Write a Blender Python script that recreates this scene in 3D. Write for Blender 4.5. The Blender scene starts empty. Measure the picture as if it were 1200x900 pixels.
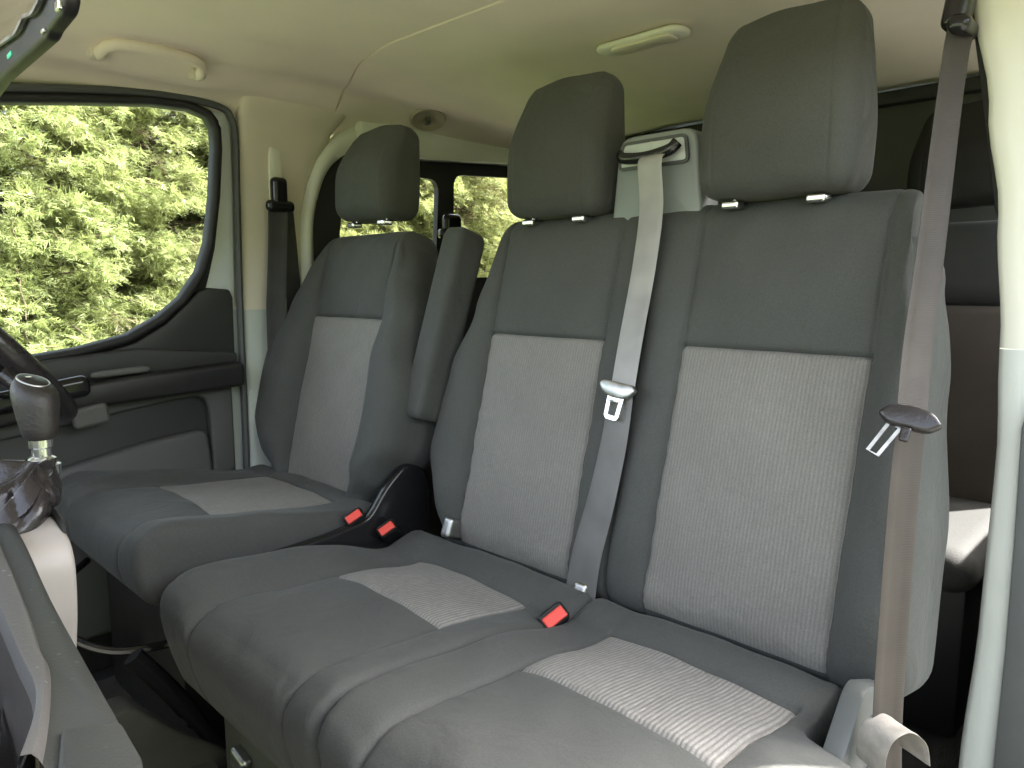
import bpy, bmesh, math, random
import numpy as np
from mathutils import Vector, Matrix

scene = bpy.context.scene
COL = scene.collection
R = math.radians
random.seed(7)
RNG = np.random.default_rng(11)


# ------------------------------------------------------------------ helpers
def sstep(a, b, x):
    t = min(1.0, max(0.0, (x - a) / (b - a)))
    return t * t * (3 - 2 * t)


def gauss(x, w):
    return math.exp(-(x / w) ** 2)


def interp(tab, x):
    if x <= tab[0][0]:
        return tab[0][1]
    for (a, fa), (b, fb) in zip(tab, tab[1:]):
        if x <= b:
            t = (x - a) / (b - a)
            t = t * t * (3 - 2 * t)
            return fa + (fb - fa) * t
    return tab[-1][1]


def tag(o, label=None, cat=None, group=None, kind=None):
    if label:
        o['label'] = label
    if cat:
        o['category'] = cat
    if group:
        o['group'] = group
    if kind:
        o['kind'] = kind
    return o


def thing(name, loc, label, cat, group=None):
    o = bpy.data.objects.new(name, None)
    o.empty_display_size = 0.05
    o.location = loc
    COL.objects.link(o)
    return tag(o, label, cat, group)


def root_loc(o):
    v = Vector((0, 0, 0))
    while o is not None:
        v += o.location
        o = o.parent
    return v


def obj(name, verts, faces, mat, parent=None, smooth=True, angle=None):
    """one mesh object; verts are world coordinates"""
    off = root_loc(parent) if parent is not None else Vector((0, 0, 0))
    me = bpy.data.meshes.new(name)
    me.from_pydata([tuple(Vector(v) - off) for v in verts], [], faces)
    me.validate()
    if smooth:
        for p in me.polygons:
            p.use_smooth = True
    if angle is not None:
        me.set_sharp_from_angle(angle=R(angle))
    if mat:
        me.materials.append(mat)
    o = bpy.data.objects.new(name, me)
    COL.objects.link(o)
    if parent is not None:
        o.parent = parent
    return o


class MB:
    def __init__(self):
        self.v, self.f = [], []

    def add(self, verts, faces):
        n = len(self.v)
        self.v += [tuple(p) for p in verts]
        self.f += [tuple(i + n for i in q) for q in faces]
        return self

    def build(self, name, mat, parent=None, smooth=True, angle=40):
        return obj(name, self.v, self.f, mat, parent, smooth, angle)

    # ---- primitives
    def grid(self, rows, close=False):
        h, w = len(rows), len(rows[0])
        vs = [p for r in rows for p in r]
        fs = []
        for i in range(h - 1):
            for j in range(w - (0 if close else 1)):
                k = (j + 1) % w
                fs.append((i * w + j, i * w + k, (i + 1) * w + k, (i + 1) * w + j))
        return self.add(vs, fs)

    def tube(self, path, rad, seg=10, sx=1.0, caps=True, closed=False, ref=None):
        P = [Vector(p) for p in path]
        n = len(P)
        rows = []
        prev = None
        for i, p in enumerate(P):
            if closed:
                t = (P[(i + 1) % n] - P[i - 1]).normalized()
            else:
                t = (P[min(i + 1, n - 1)] - P[max(i - 1, 0)]).normalized()
            if ref is not None:
                a = Vector(ref)
            elif prev is None:
                a = Vector((0, 0, 1)) if abs(t.z) < .9 else Vector((1, 0, 0))
            else:
                a = prev
            b = (a - t * a.dot(t)).normalized()
            prev = b
            c = t.cross(b)
            r = rad[i] if isinstance(rad, (list, tuple)) else rad
            rows.append([p + (b * math.cos(2 * math.pi * k / seg) + c * (math.sin(2 * math.pi * k / seg) * sx)) * r
                         for k in range(seg)])
        if closed:
            rows.append(rows[0])
        base = len(self.v)
        self.grid(rows, close=True)
        if caps and not closed:
            self.f.append(tuple(base + k for k in range(seg))[::-1])
            m = base + (len(rows) - 1) * seg
            self.f.append(tuple(m + k for k in range(seg)))
        return self

    def sweep(self, path, prof, nrm, closed=False):
        """sweep a 2-D profile (list of (a, b)): a along the in-plane normal, b along nrm"""
        P = [Vector(p) for p in path]
        N = Vector(nrm)
        n = len(P)
        rows = []
        for i, p in enumerate(P):
            if closed:
                t = (P[(i + 1) % n] - P[i - 1]).normalized()
            else:
                t = (P[min(i + 1, n - 1)] - P[max(i - 1, 0)]).normalized()
            s = N.cross(t).normalized()
            rows.append([p + s * a + N * b for a, b in prof])
        if closed:
            rows.append(rows[0])
        base = len(self.v)
        m = len(prof)
        self.grid(rows, close=True)
        if not closed:
            self.f.append(tuple(base + k for k in range(m))[::-1])
            q = base + (len(rows) - 1) * m
            self.f.append(tuple(q + k for k in range(m)))
        return self

    def slab(self, poly, fn, lo, hi, bev=0.003, seg=2):
        """extrude a 2-D polygon between lo and hi; fn(a, b, h) -> 3-D"""
        bm = bmesh.new()
        vs = [bm.verts.new(fn(a, b, lo)) for a, b in poly]
        f = bm.faces.new(vs)
        r = bmesh.ops.extrude_face_region(bm, geom=[f])
        ev = [e for e in r['geom'] if isinstance(e, bmesh.types.BMVert)]
        d = Vector(fn(poly[0][0], poly[0][1], hi)) - Vector(fn(poly[0][0], poly[0][1], lo))
        bmesh.ops.translate(bm, verts=ev, vec=d)
        bmesh.ops.recalc_face_normals(bm, faces=bm.faces)
        if bev:
            es = [e for e in bm.edges if len(e.link_faces) == 2 and e.calc_face_angle(0) > R(50)]
            es += [e for e in bm.edges if e not in es and len(e.link_faces) == 2 and
                   any(len(q.verts) > 4 for q in e.link_faces) and e.calc_face_angle(0) > R(30)]
            bmesh.ops.bevel(bm, geom=es, offset=bev, segments=seg, profile=0.5, affect='EDGES', clamp_overlap=True)
        bm.verts.index_update()
        self.add([v.co.copy() for v in bm.verts], [[v.index for v in q.verts] for q in bm.faces])
        bm.free()
        return self

    def rbox(self, c, size, r, rot=None, warp=None, n=6):
        """rounded box; rot is a 3x3 Matrix"""
        V, F = box_grid(size, r, n)
        c = Vector(c)
        out = []
        for p in V:
            p = Vector(p)
            if warp:
                p = Vector(warp(p))
            if rot is not None:
                p = rot @ p
            out.append(p + c)
        return self.add(out, F)


def lines(lo, hi, step, r, extra=()):
    """grid coordinates: dense in the rounded ends and around the extra (seam) lines"""
    s = {round(lo, 5), round(hi, 5)}
    k = max(2, int(round((hi - lo - 2 * r) / step)))
    for i in range(k + 1):
        s.add(round(lo + r + (hi - lo - 2 * r) * i / k, 5))
    for i in range(1, 5):
        s.add(round(lo + r * i / 5, 5))
        s.add(round(hi - r * i / 5, 5))
    keep = sorted(s)
    ex = []
    for e in extra:
        for d in (-.016, -.009, -.005, -.0025, 0, .0025, .005, .009, .016):
            if lo < e + d < hi:
                ex.append(round(e + d, 5))
    keep = [x for x in keep if all(abs(x - e) > .003 for e in ex) or x in (round(lo, 5), round(hi, 5))]
    return sorted(set(keep + ex))


def grid_box(X, Y, Z, rad):
    """rounded box surface over the given grid lines. returns verts, faces, flat source points"""
    rx, ry, rz = rad
    L = [(X[0], X[-1], rx), (Y[0], Y[-1], ry), (Z[0], Z[-1], rz)]
    key, V, SRC, F = {}, [], [], []

    def vid(p):
        k = (round(p[0], 5), round(p[1], 5), round(p[2], 5))
        if k in key:
            return key[k]
        q, d = [], []
        for c, (lo, hi, r) in zip(p, L):
            m = min(max(c, lo + r), hi - r)
            q.append(m)
            d.append((c - m) / r)
        l = math.sqrt(sum(t * t for t in d)) or 1
        mx = max(abs(t) for t in d)
        out = [a + t / l * r * (1 if mx > 0 else 0) for a, t, (_, _, r) in zip(q, d, L)]
        key[k] = len(V)
        V.append(tuple(out))
        SRC.append(k)
        return key[k]

    def face(A, B, mk, flip):
        for i in range(len(A) - 1):
            for j in range(len(B) - 1):
                q = [vid(mk(A[i], B[j])), vid(mk(A[i + 1], B[j])), vid(mk(A[i + 1], B[j + 1])), vid(mk(A[i], B[j + 1]))]
                F.append(tuple(q[::-1] if flip else q))
    face(X, Y, lambda a, b: (a, b, Z[0]), True)
    face(X, Y, lambda a, b: (a, b, Z[-1]), False)
    face(Y, Z, lambda a, b: (X[0], a, b), True)
    face(Y, Z, lambda a, b: (X[-1], a, b), False)
    face(X, Z, lambda a, b: (a, Y[0], b), False)
    face(X, Z, lambda a, b: (a, Y[-1], b), True)
    return V, F, SRC


def box_grid(size, r, n=6):
    if not isinstance(r, (tuple, list)):
        r = (r, r, r)
    ax = []
    for s, q in zip(size, r):
        q = min(q, s / 2 * .98)
        g = [-s / 2 + q * i / 4 for i in range(5)] + [s / 2 - q * i / 4 for i in range(5)]
        g += [-s / 2 + q + (s - 2 * q) * i / n for i in range(1, n)]
        ax.append(sorted(set(round(t, 6) for t in g)))
    rr = [min(q, s / 2 * .98) for s, q in zip(size, r)]
    V, F, _ = grid_box(ax[0], ax[1], ax[2], rr)
    return V, F


def split(V, F, test):
    """two (verts, faces) sets: faces where test(face) holds, and the rest"""
    res = []
    for want in (True, False):
        m, vv, ff = {}, [], []
        for f in F:
            if bool(test(f)) != want:
                continue
            for i in f:
                if i not in m:
                    m[i] = len(vv)
                    vv.append(V[i])
            ff.append(tuple(m[i] for i in f))
        res.append((vv, ff))
    return res


def smooth_path(pts, n=8, closed=False):
    P = [Vector(p) for p in pts]
    out = []
    N = len(P)
    rng = range(N) if closed else range(N - 1)
    for i in rng:
        if closed:
            a, b, c, d = P[i - 1], P[i], P[(i + 1) % N], P[(i + 2) % N]
        else:
            a, b, c, d = P[max(i - 1, 0)], P[i], P[i + 1], P[min(i + 2, N - 1)]
        for k in range(n):
            t = k / n
            out.append(0.5 * ((2 * b) + (c - a) * t + (2 * a - 5 * b + 4 * c - d) * t * t + (3 * b - a - 3 * c + d) * t ** 3))
    if not closed:
        out.append(P[-1])
    return out


def round_poly(pts, r, n=4):
    """2-D polygon with rounded corners; r a number or one per corner"""
    out = []
    N = len(pts)
    for i in range(N):
        a, b, c = Vector(pts[i - 1]), Vector(pts[i]), Vector(pts[(i + 1) % N])
        q = r[i] if isinstance(r, (list, tuple)) else r
        u, w = (a - b), (c - b)
        q = min(q, u.length * .45, w.length * .45)
        s, e = b + u.normalized() * q, b + w.normalized() * q
        for k in range(n + 1):
            t = k / n
            out.append(tuple(s * (1 - t) ** 2 + b * 2 * t * (1 - t) + e * t * t))
    return out


YZ = lambda a, b, h: (h, a, b)          # polygon drawn in (y, z), extruded along x
XZ = lambda a, b, h: (a, h, b)          # polygon drawn in (x, z), extruded along y
XY = lambda a, b, h: (a, b, h)


def webbing(path, width, wdirs, thick=.0016, curl=0.0):
    """belt webbing: a thin closed strip following a path"""
    mb = MB()
    P = [Vector(p) for p in path]
    rows = []
    n = len(P)
    for i, p in enumerate(P):
        t = (P[min(i + 1, n - 1)] - P[max(i - 1, 0)]).normalized()
        w = wdirs[i] if isinstance(wdirs, list) else wdirs
        w = Vector(w)
        w = (w - t * w.dot(t)).normalized()
        nn = t.cross(w)
        wd = width[i] if isinstance(width, list) else width
        top, bot = [], []
        for k in range(9):
            s = k / 8 * 2 - 1
            c = curl * (s * s)
            edge = .35 if k in (0, 8) else (1.9 if k in (1, 7) else 1)
            top.append(p + w * (s * wd / 2) + nn * (c + thick / 2 * edge))
            bot.append(p + w * (s * wd / 2) + nn * (c - thick / 2 * edge))
        rows.append(top + bot[::-1])
    mb.grid(rows, close=True)
    return mb


# ------------------------------------------------------------------ materials
def new_mat(name):
    m = bpy.data.materials.new(name)
    m.use_nodes = True
    nt = m.node_tree
    return m, nt, nt.nodes['Principled BSDF']


def N(nt, t, **kw):
    n = nt.nodes.new(t)
    for k, v in kw.items():
        if k in n.inputs.keys() if hasattr(n.inputs, 'keys') else False:
            n.inputs[k].default_value = v
        else:
            setattr(n, k, v)
    return n


def mat(name, col, rough=.5, metal=0.0, var=.08, vscale=6.0, bump=0.0, bscale=300.0, sheen=0.0, spec=.5, coat=0.0,
        rvar=.0, dust=0.0):
    """a plain surface: colour with soft mottling, fine grain bump, varied gloss"""
    m, nt, b = new_mat(name)
    L = nt.links.new
    tc = N(nt, 'ShaderNodeTexCoord')
    nz = N(nt, 'ShaderNodeTexNoise')
    nz.inputs['Scale'].default_value = vscale
    nz.inputs['Detail'].default_value = 6
    L(tc.outputs['Object'], nz.inputs['Vector'])
    rp = N(nt, 'ShaderNodeMapRange')
    rp.inputs['From Min'].default_value = .25
    rp.inputs['From Max'].default_value = .75
    rp.inputs['To Min'].default_value = 1 - var
    rp.inputs['To Max'].default_value = 1 + var
    L(nz.outputs['Fac'], rp.inputs['Value'])
    mx = N(nt, 'ShaderNodeVectorMath', operation='SCALE')
    mx.inputs[0].default_value = col[:3]
    L(rp.outputs['Result'], mx.inputs['Scale'])
    last = mx.outputs['Vector']
    if dust:
        n2 = N(nt, 'ShaderNodeTexNoise')
        n2.inputs['Scale'].default_value = 90
        n2.inputs['Detail'].default_value = 3
        L(tc.outputs['Object'], n2.inputs['Vector'])
        r2 = N(nt, 'ShaderNodeMapRange')
        r2.inputs['From Min'].default_value = .68
        r2.inputs['From Max'].default_value = .74
        r2.inputs['To Max'].default_value = dust
        L(n2.outputs['Fac'], r2.inputs['Value'])
        mm = N(nt, 'ShaderNodeMix', data_type='RGBA')
        L(r2.outputs['Result'], mm.inputs['Factor'])
        L(last, mm.inputs[6])
        mm.inputs[7].default_value = (.5, .5, .47, 1)
        last = mm.outputs[2]
    L(last, b.inputs['Base Color'])
    b.inputs['Roughness'].default_value = rough
    if rvar:
        rr = N(nt, 'ShaderNodeMapRange')
        rr.inputs['To Min'].default_value = max(.02, rough - rvar)
        rr.inputs['To Max'].default_value = min(1, rough + rvar)
        L(nz.outputs['Fac'], rr.inputs['Value'])
        L(rr.outputs['Result'], b.inputs['Roughness'])
    b.inputs['Metallic'].default_value = metal
    b.inputs['Specular IOR Level'].default_value = spec
    b.inputs['Coat Weight'].default_value = coat
    if sheen:
        b.inputs['Sheen Weight'].default_value = sheen
        b.inputs['Sheen Roughness'].default_value = .5
        b.inputs['Sheen Tint'].default_value = (.9, .95, .92, 1)
    if bump:
        n3 = N(nt, 'ShaderNodeTexNoise')
        n3.inputs['Scale'].default_value = bscale
        n3.inputs['Detail'].default_value = 4
        L(tc.outputs['Object'], n3.inputs['Vector'])
        bp = N(nt, 'ShaderNodeBump')
        bp.inputs['Strength'].default_value = bump
        bp.inputs['Distance'].default_value = .002
        L(n3.outputs['Fac'], bp.inputs['Height'])
        L(bp.outputs['Normal'], b.inputs['Normal'])
    return m


def fabric_mat(name, col, rib=0.0, period=.006, ribdark=.6, dot=True):
    """woven cloth: fine thread bump, optional ribs running up the panel"""
    m, nt, b = new_mat(name)
    L = nt.links.new
    tc = N(nt, 'ShaderNodeTexCoord')
    O = tc.outputs['Object']
    # large soft wear
    n1 = N(nt, 'ShaderNodeTexNoise')
    n1.inputs['Scale'].default_value = 5
    n1.inputs['Detail'].default_value = 5
    L(O, n1.inputs['Vector'])
    # fine thread
    n2 = N(nt, 'ShaderNodeTexNoise')
    n2.inputs['Scale'].default_value = 420
    n2.inputs['Detail'].default_value = 3
    L(O, n2.inputs['Vector'])
    a = N(nt, 'ShaderNodeMapRange')
    a.inputs['From Min'].default_value = .3
    a.inputs['From Max'].default_value = .7
    a.inputs['To Min'].default_value = .92
    a.inputs['To Max'].default_value = 1.08
    L(n1.outputs['Fac'], a.inputs['Value'])
    c = N(nt, 'ShaderNodeMapRange')
    c.inputs['From Min'].default_value = .3
    c.inputs['From Max'].default_value = .7
    c.inputs['To Min'].default_value = .88
    c.inputs['To Max'].default_value = 1.12
    L(n2.outputs['Fac'], c.inputs['Value'])
    mu = N(nt, 'ShaderNodeMath', operation='MULTIPLY')
    L(a.outputs['Result'], mu.inputs[0])
    L(c.outputs['Result'], mu.inputs[1])
    fac = mu.outputs[0]
    height = n2.outputs['Fac']
    if rib:
        w = N(nt, 'ShaderNodeTexWave', wave_type='BANDS', bands_direction='X', wave_profile='SIN')
        w.inputs['Scale'].default_value = 2 * math.pi / (20 * period)
        w.inputs['Distortion'].default_value = 1.2
        w.inputs['Detail'].default_value = 2
        w.inputs['Detail Scale'].default_value = .35
        L(O, w.inputs['Vector'])
        # stitches breaking the ribs up
        mp = N(nt, 'ShaderNodeMapping')
        mp.inputs['Scale'].default_value = (160, 60, 60)
        L(O, mp.inputs['Vector'])
        n4 = N(nt, 'ShaderNodeTexNoise')
        n4.inputs['Scale'].default_value = 1
        n4.inputs['Detail'].default_value = 2
        L(mp.outputs['Vector'], n4.inputs['Vector'])
        pw = N(nt, 'ShaderNodeMath', operation='POWER')
        L(w.outputs['Fac'], pw.inputs[0])
        pw.inputs[1].default_value = .55
        mm = N(nt, 'ShaderNodeMath', operation='MULTIPLY')
        L(pw.outputs[0], mm.inputs[0])
        r4 = N(nt, 'ShaderNodeMapRange')
        r4.inputs['From Min'].default_value = .3
        r4.inputs['From Max'].default_value = .7
        r4.inputs['To Min'].default_value = .55
        r4.inputs['To Max'].default_value = 1
        L(n4.outputs['Fac'], r4.inputs['Value'])
        L(r4.outputs['Result'], mm.inputs[1])
        r5 = N(nt, 'ShaderNodeMapRange')
        r5.inputs['To Min'].default_value = ribdark
        r5.inputs['To Max'].default_value = 1.12
        L(mm.outputs[0], r5.inputs['Value'])
        m2 = N(nt, 'ShaderNodeMath', operation='MULTIPLY')
        L(fac, m2.inputs[0])
        L(r5.outputs['Result'], m2.inputs[1])
        fac = m2.outputs[0]
        ad = N(nt, 'ShaderNodeMath', operation='MULTIPLY_ADD')
        L(mm.outputs[0], ad.inputs[0])
        ad.inputs[1].default_value = rib
        L(n2.outputs['Fac'], ad.inputs[2])
        height = ad.outputs[0]
    sc = N(nt, 'ShaderNodeVectorMath', operation='SCALE')
    sc.inputs[0].default_value = col[:3]
    L(fac, sc.inputs['Scale'])
    L(sc.outputs['Vector'], b.inputs['Base Color'])
    b.inputs['Roughness'].default_value = .85
    b.inputs['Specular IOR Level'].default_value = .25
    b.inputs['Sheen Weight'].default_value = .08
    b.inputs['Sheen Roughness'].default_value = .45
    b.inputs['Sheen Tint'].default_value = (.92, .96, .93, 1)
    bp = N(nt, 'ShaderNodeBump')
    bp.inputs['Strength'].default_value = .35
    bp.inputs['Distance'].default_value = .0012
    L(height, bp.inputs['Height'])
    n5 = N(nt, 'ShaderNodeTexNoise')
    n5.inputs['Scale'].default_value = 11
    n5.inputs['Detail'].default_value = 3
    n5.inputs['Distortion'].default_value = .8
    L(O, n5.inputs['Vector'])
    b2 = N(nt, 'ShaderNodeBump')
    b2.inputs['Strength'].default_value = .55
    b2.inputs['Distance'].default_value = .012
    L(n5.outputs['Fac'], b2.inputs['Height'])
    L(b2.outputs['Normal'], bp.inputs['Normal'])
    L(bp.outputs['Normal'], b.inputs['Normal'])
    return m


def webbing_mat(name, col, rough=.45):
    m, nt, b = new_mat(name)
    L = nt.links.new
    tc = N(nt, 'ShaderNodeTexCoord')
    w = N(nt, 'ShaderNodeTexWave', wave_type='BANDS', bands_direction='Z')
    w.inputs['Scale'].default_value = 2 * math.pi / (20 * .003)
    w.inputs['Distortion'].default_value = .6
    L(tc.outputs['Object'], w.inputs['Vector'])
    n1 = N(nt, 'ShaderNodeTexNoise')
    n1.inputs['Scale'].default_value = 14
    L(tc.outputs['Object'], n1.inputs['Vector'])
    r = N(nt, 'ShaderNodeMapRange')
    r.inputs['From Min'].default_value = .3
    r.inputs['From Max'].default_value = .7
    r.inputs['To Min'].default_value = .85
    r.inputs['To Max'].default_value = 1.15
    L(n1.outputs['Fac'], r.inputs['Value'])
    s = N(nt, 'ShaderNodeVectorMath', operation='SCALE')
    s.inputs[0].default_value = col
    L(r.outputs['Result'], s.inputs['Scale'])
    L(s.outputs['Vector'], b.inputs['Base Color'])
    b.inputs['Roughness'].default_value = rough
    b.inputs['Sheen Weight'].default_value = .04
    b.inputs['Specular IOR Level'].default_value = .22 if max(col) < .1 else .5
    bp = N(nt, 'ShaderNodeBump')
    bp.inputs['Strength'].default_value = .25
    bp.inputs['Distance'].default_value = .0006
    L(w.outputs['Fac'], bp.inputs['Height'])
    L(bp.outputs['Normal'], b.inputs['Normal'])
    return m


def glass_mat(name, tint=(1, 1, 1), refl=.06):
    m = bpy.data.materials.new(name)
    m.use_nodes = True
    nt = m.node_tree
    nt.nodes.clear()
    L = nt.links.new
    out = N(nt, 'ShaderNodeOutputMaterial')
    tr = N(nt, 'ShaderNodeBsdfTransparent')
    tr.inputs['Color'].default_value = (*tint, 1)
    gl = N(nt, 'ShaderNodeBsdfGlossy')
    gl.inputs['Roughness'].default_value = .02
    fr = N(nt, 'ShaderNodeFresnel')
    fr.inputs['IOR'].default_value = 1.12
    mx = N(nt, 'ShaderNodeMixShader')
    L(fr.outputs[0], mx.inputs[0])
    L(tr.outputs[0], mx.inputs[1])
    L(gl.outputs[0], mx.inputs[2])
    L(mx.outputs[0], out.inputs['Surface'])
    return m


def leaf_mat(name, c1, c2, brown):
    m, nt, b = new_mat(name)
    L = nt.links.new
    tc = N(nt, 'ShaderNodeTexCoord')
    n1 = N(nt, 'ShaderNodeTexNoise')
    n1.inputs['Scale'].default_value = 2.2
    n1.inputs['Detail'].default_value = 6
    L(tc.outputs['Object'], n1.inputs['Vector'])
    n2 = N(nt, 'ShaderNodeTexNoise')
    n2.inputs['Scale'].default_value = 24
    n2.inputs['Detail'].default_value = 2
    L(tc.outputs['Object'], n2.inputs['Vector'])
    r1 = N(nt, 'ShaderNodeMapRange')
    r1.inputs['From Min'].default_value = .3
    r1.inputs['From Max'].default_value = .7
    L(n2.outputs['Fac'], r1.inputs['Value'])
    m1 = N(nt, 'ShaderNodeMix', data_type='RGBA')
    L(r1.outputs['Result'], m1.inputs['Factor'])
    m1.inputs[6].default_value = (*c1, 1)
    m1.inputs[7].default_value = (*c2, 1)
    r2 = N(nt, 'ShaderNodeMapRange')
    r2.inputs['From Min'].default_value = .58
    r2.inputs['From Max'].default_value = .68
    L(n1.outputs['Fac'], r2.inputs['Value'])
    m2 = N(nt, 'ShaderNodeMix', data_type='RGBA')
    L(r2.outputs['Result'], m2.inputs['Factor'])
    L(m1.outputs[2], m2.inputs[6])
    m2.inputs[7].default_value = (*brown, 1)
    L(m2.outputs[2], b.inputs['Base Color'])
    b.inputs['Roughness'].default_value = .55
    tl = N(nt, 'ShaderNodeBsdfTranslucent')
    L(m2.outputs[2], tl.inputs['Color'])
    mx = N(nt, 'ShaderNodeMixShader')
    mx.inputs[0].default_value = .5
    L(b.outputs[0], mx.inputs[1])
    L(tl.outputs[0], mx.inputs[2])
    L(mx.outputs[0], nt.nodes['Material Output'].inputs['Surface'])
    return m


M = dict(
    dark_fabric=fabric_mat('dark_fabric', (.070, .0725, .068)),
    light_fabric=fabric_mat('light_fabric', (.195, .189, .172), rib=.9, period=.0062, ribdark=.84),
    seat_rib=fabric_mat('light_ribbed_fabric', (.245, .236, .218), rib=1.8, period=.0066, ribdark=.55),
    headliner=mat('headliner_cloth', (.80, .72, .62), .95, var=.04, bump=.3, bscale=500, sheen=.1, spec=.2),
    trim_beige=mat('beige_plastic', (.62, .565, .475), .6, var=.04, bump=.12, bscale=700),
    trim_cream=mat('cream_plastic', (.76, .75, .66), .5, var=.03, bump=.1, bscale=700),
    trim_grey=mat('grey_green_plastic', (.43, .46, .43), .45, var=.06, bump=.12, bscale=600, rvar=.1),
    trim_pale=mat('pale_grey_green_plastic', (.62, .645, .60), .45, var=.05, bump=.12, bscale=600, rvar=.1),
    dish_beige=mat('dish_beige_plastic', (.34, .30, .225), .6, var=.05),
    side_grey=mat('side_cover_plastic', (.10, .108, .105), .42, var=.08, bump=.1, rvar=.1),
    trim_rail=mat('pale_grey_plastic', (.68, .69, .62), .5, var=.08, bump=.15, bscale=60),
    paint=mat('pale_paint', (.62, .66, .68), .3, var=.02, coat=.4),
    black_plastic=mat('black_plastic', (.014, .014, .014), .42, var=.15, bump=.15, bscale=600, rvar=.12),
    gloss_black=mat('gloss_black_plastic', (.012, .012, .013), .18, var=.1, rvar=.08),
    rubber=mat('black_rubber', (.012, .012, .012), .6, var=.15, bump=.1),
    rubber_grey=mat('grey_rubber', (.07, .075, .075), .6, var=.1),
    door_dark=mat('dark_door_plastic', (.030, .031, .030), .5, var=.1, bump=.2, bscale=650, rvar=.1),
    door_grey=mat('grey_door_plastic', (.082, .083, .080), .6, var=.1, bump=.2, bscale=650),
    dash=mat('dashboard_plastic', (.027, .029, .028), .58, var=.1, bump=.2, bscale=500, rvar=.12, dust=.1),
    dash_light=mat('dash_ridge_plastic', (.070, .067, .065), .5, var=.15, bump=.15, rvar=.15, dust=.3),
    pale_trim=mat('pale_pink_plastic', (.33, .305, .285), .5, var=.03, bump=.1),
    dark_brown=mat('dark_tray_liner', (.020, .016, .013), .6, var=.3, vscale=20, bump=.2),
    chrome=mat('bright_metal', (.75, .75, .74), .22, metal=1.0, var=.1, rvar=.12),
    steel=mat('worn_steel', (.5, .5, .49), .35, metal=1.0, var=.25, vscale=60, rvar=.15),
    red=mat('red_button_plastic', (.75, .07, .05), .4, var=.05),
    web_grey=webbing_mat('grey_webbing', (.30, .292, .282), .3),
    web_lap=webbing_mat('shaded_grey_webbing', (.13, .128, .122), .45),  # same grey belt; shading of the lap section put into the colour
    web_brown=webbing_mat('brown_webbing', (.040, .034, .029), .5),
    web_dark=webbing_mat('dark_webbing', (.05, .05, .05), .5),
    label=mat('white_label_cloth', (.27, .25, .22), .7, var=.25, vscale=60, bump=.2),
    housing=mat('grey_housing_plastic', (.22, .24, .236), .4, var=.05, bump=.08),
    housing_bezel=mat('pale_bezel_plastic', (.5, .53, .52), .35, var=.04),
    bulkhead=mat('bulkhead_board', (.075, .075, .071), .8, var=.12, bump=.2, bscale=200),
    rear_dark=mat('rear_seat_dark', (.035, .036, .033), .9, var=.1, bump=.3, sheen=.2),
    rear_black=mat('rear_headrest_black', (.012, .012, .011), .8, var=.1, bump=.3),
    rear_brown=mat('rear_seat_brown', (.06, .048, .038), .9, var=.15, bump=.3),
    rear_pale=mat('rear_seat_pale', (.034, .034, .031), .8, var=.15, bump=.3),
    carpet=mat('floor_carpet', (.014, .014, .012), .95, var=.3, vscale=30, bump=.6, bscale=250),
    mat_brown=mat('floor_mat', (.06, .058, .045), .9, var=.2, vscale=12, bump=.5, bscale=250),
    leather=mat('black_leatherette', (.022, .019, .02), .26, var=.2, bump=.35, bscale=160, rvar=.1),
    knob=mat('knob_leather', (.020, .0175, .016), .5, var=.15, bump=.3, bscale=260, rvar=.1),
    pedestal=mat('pedestal_plastic', (.10, .10, .095), .55, var=.1, bump=.2),
    lamp_lens=mat('lamp_lens', (.66, .62, .5), .3, var=.03),
    glass=glass_mat('clear_glass', (.93, .97, .95)),
    tint_glass=glass_mat('privacy_glass', (.96, .97, .95)),
    mirror=mat('mirror_glass', (.8, .82, .82), .04, metal=1.0, var=.02),
    green=mat('green_indicator', (.1, .75, .55), .3, var=.05),
    bark=mat('bark', (.11, .075, .05), .9, var=.3, vscale=30, bump=.8, bscale=60),
    leaf_a=leaf_mat('foliage_yellow_green', (.185, .21, .075), (.35, .37, .15), (.29, .235, .145)),
    leaf_b=leaf_mat('foliage_mid_green', (.165, .195, .065), (.36, .385, .155), (.28, .23, .14)),
    grass=mat('grass_ground', (.10, .13, .04), .9, var=.4, vscale=3, bump=.8, bscale=40),
    gravel=mat('gravel_ground', (.13, .122, .105), .9, var=.2, vscale=8, bump=.6, bscale=60),
)


# ------------------------------------------------------------------ seats
class Back:
    """seat-back frame of reference: u across, v up the back, d towards the sitter"""

    def __init__(self, y0, z0, rec):
        self.y0, self.z0 = y0, z0
        self.s, self.c = math.sin(R(rec)), math.cos(R(rec))

    def w(self, u, v, d):
        return (u, self.y0 + v * self.s - d * self.c, self.z0 + v * self.c + d * self.s)


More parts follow.
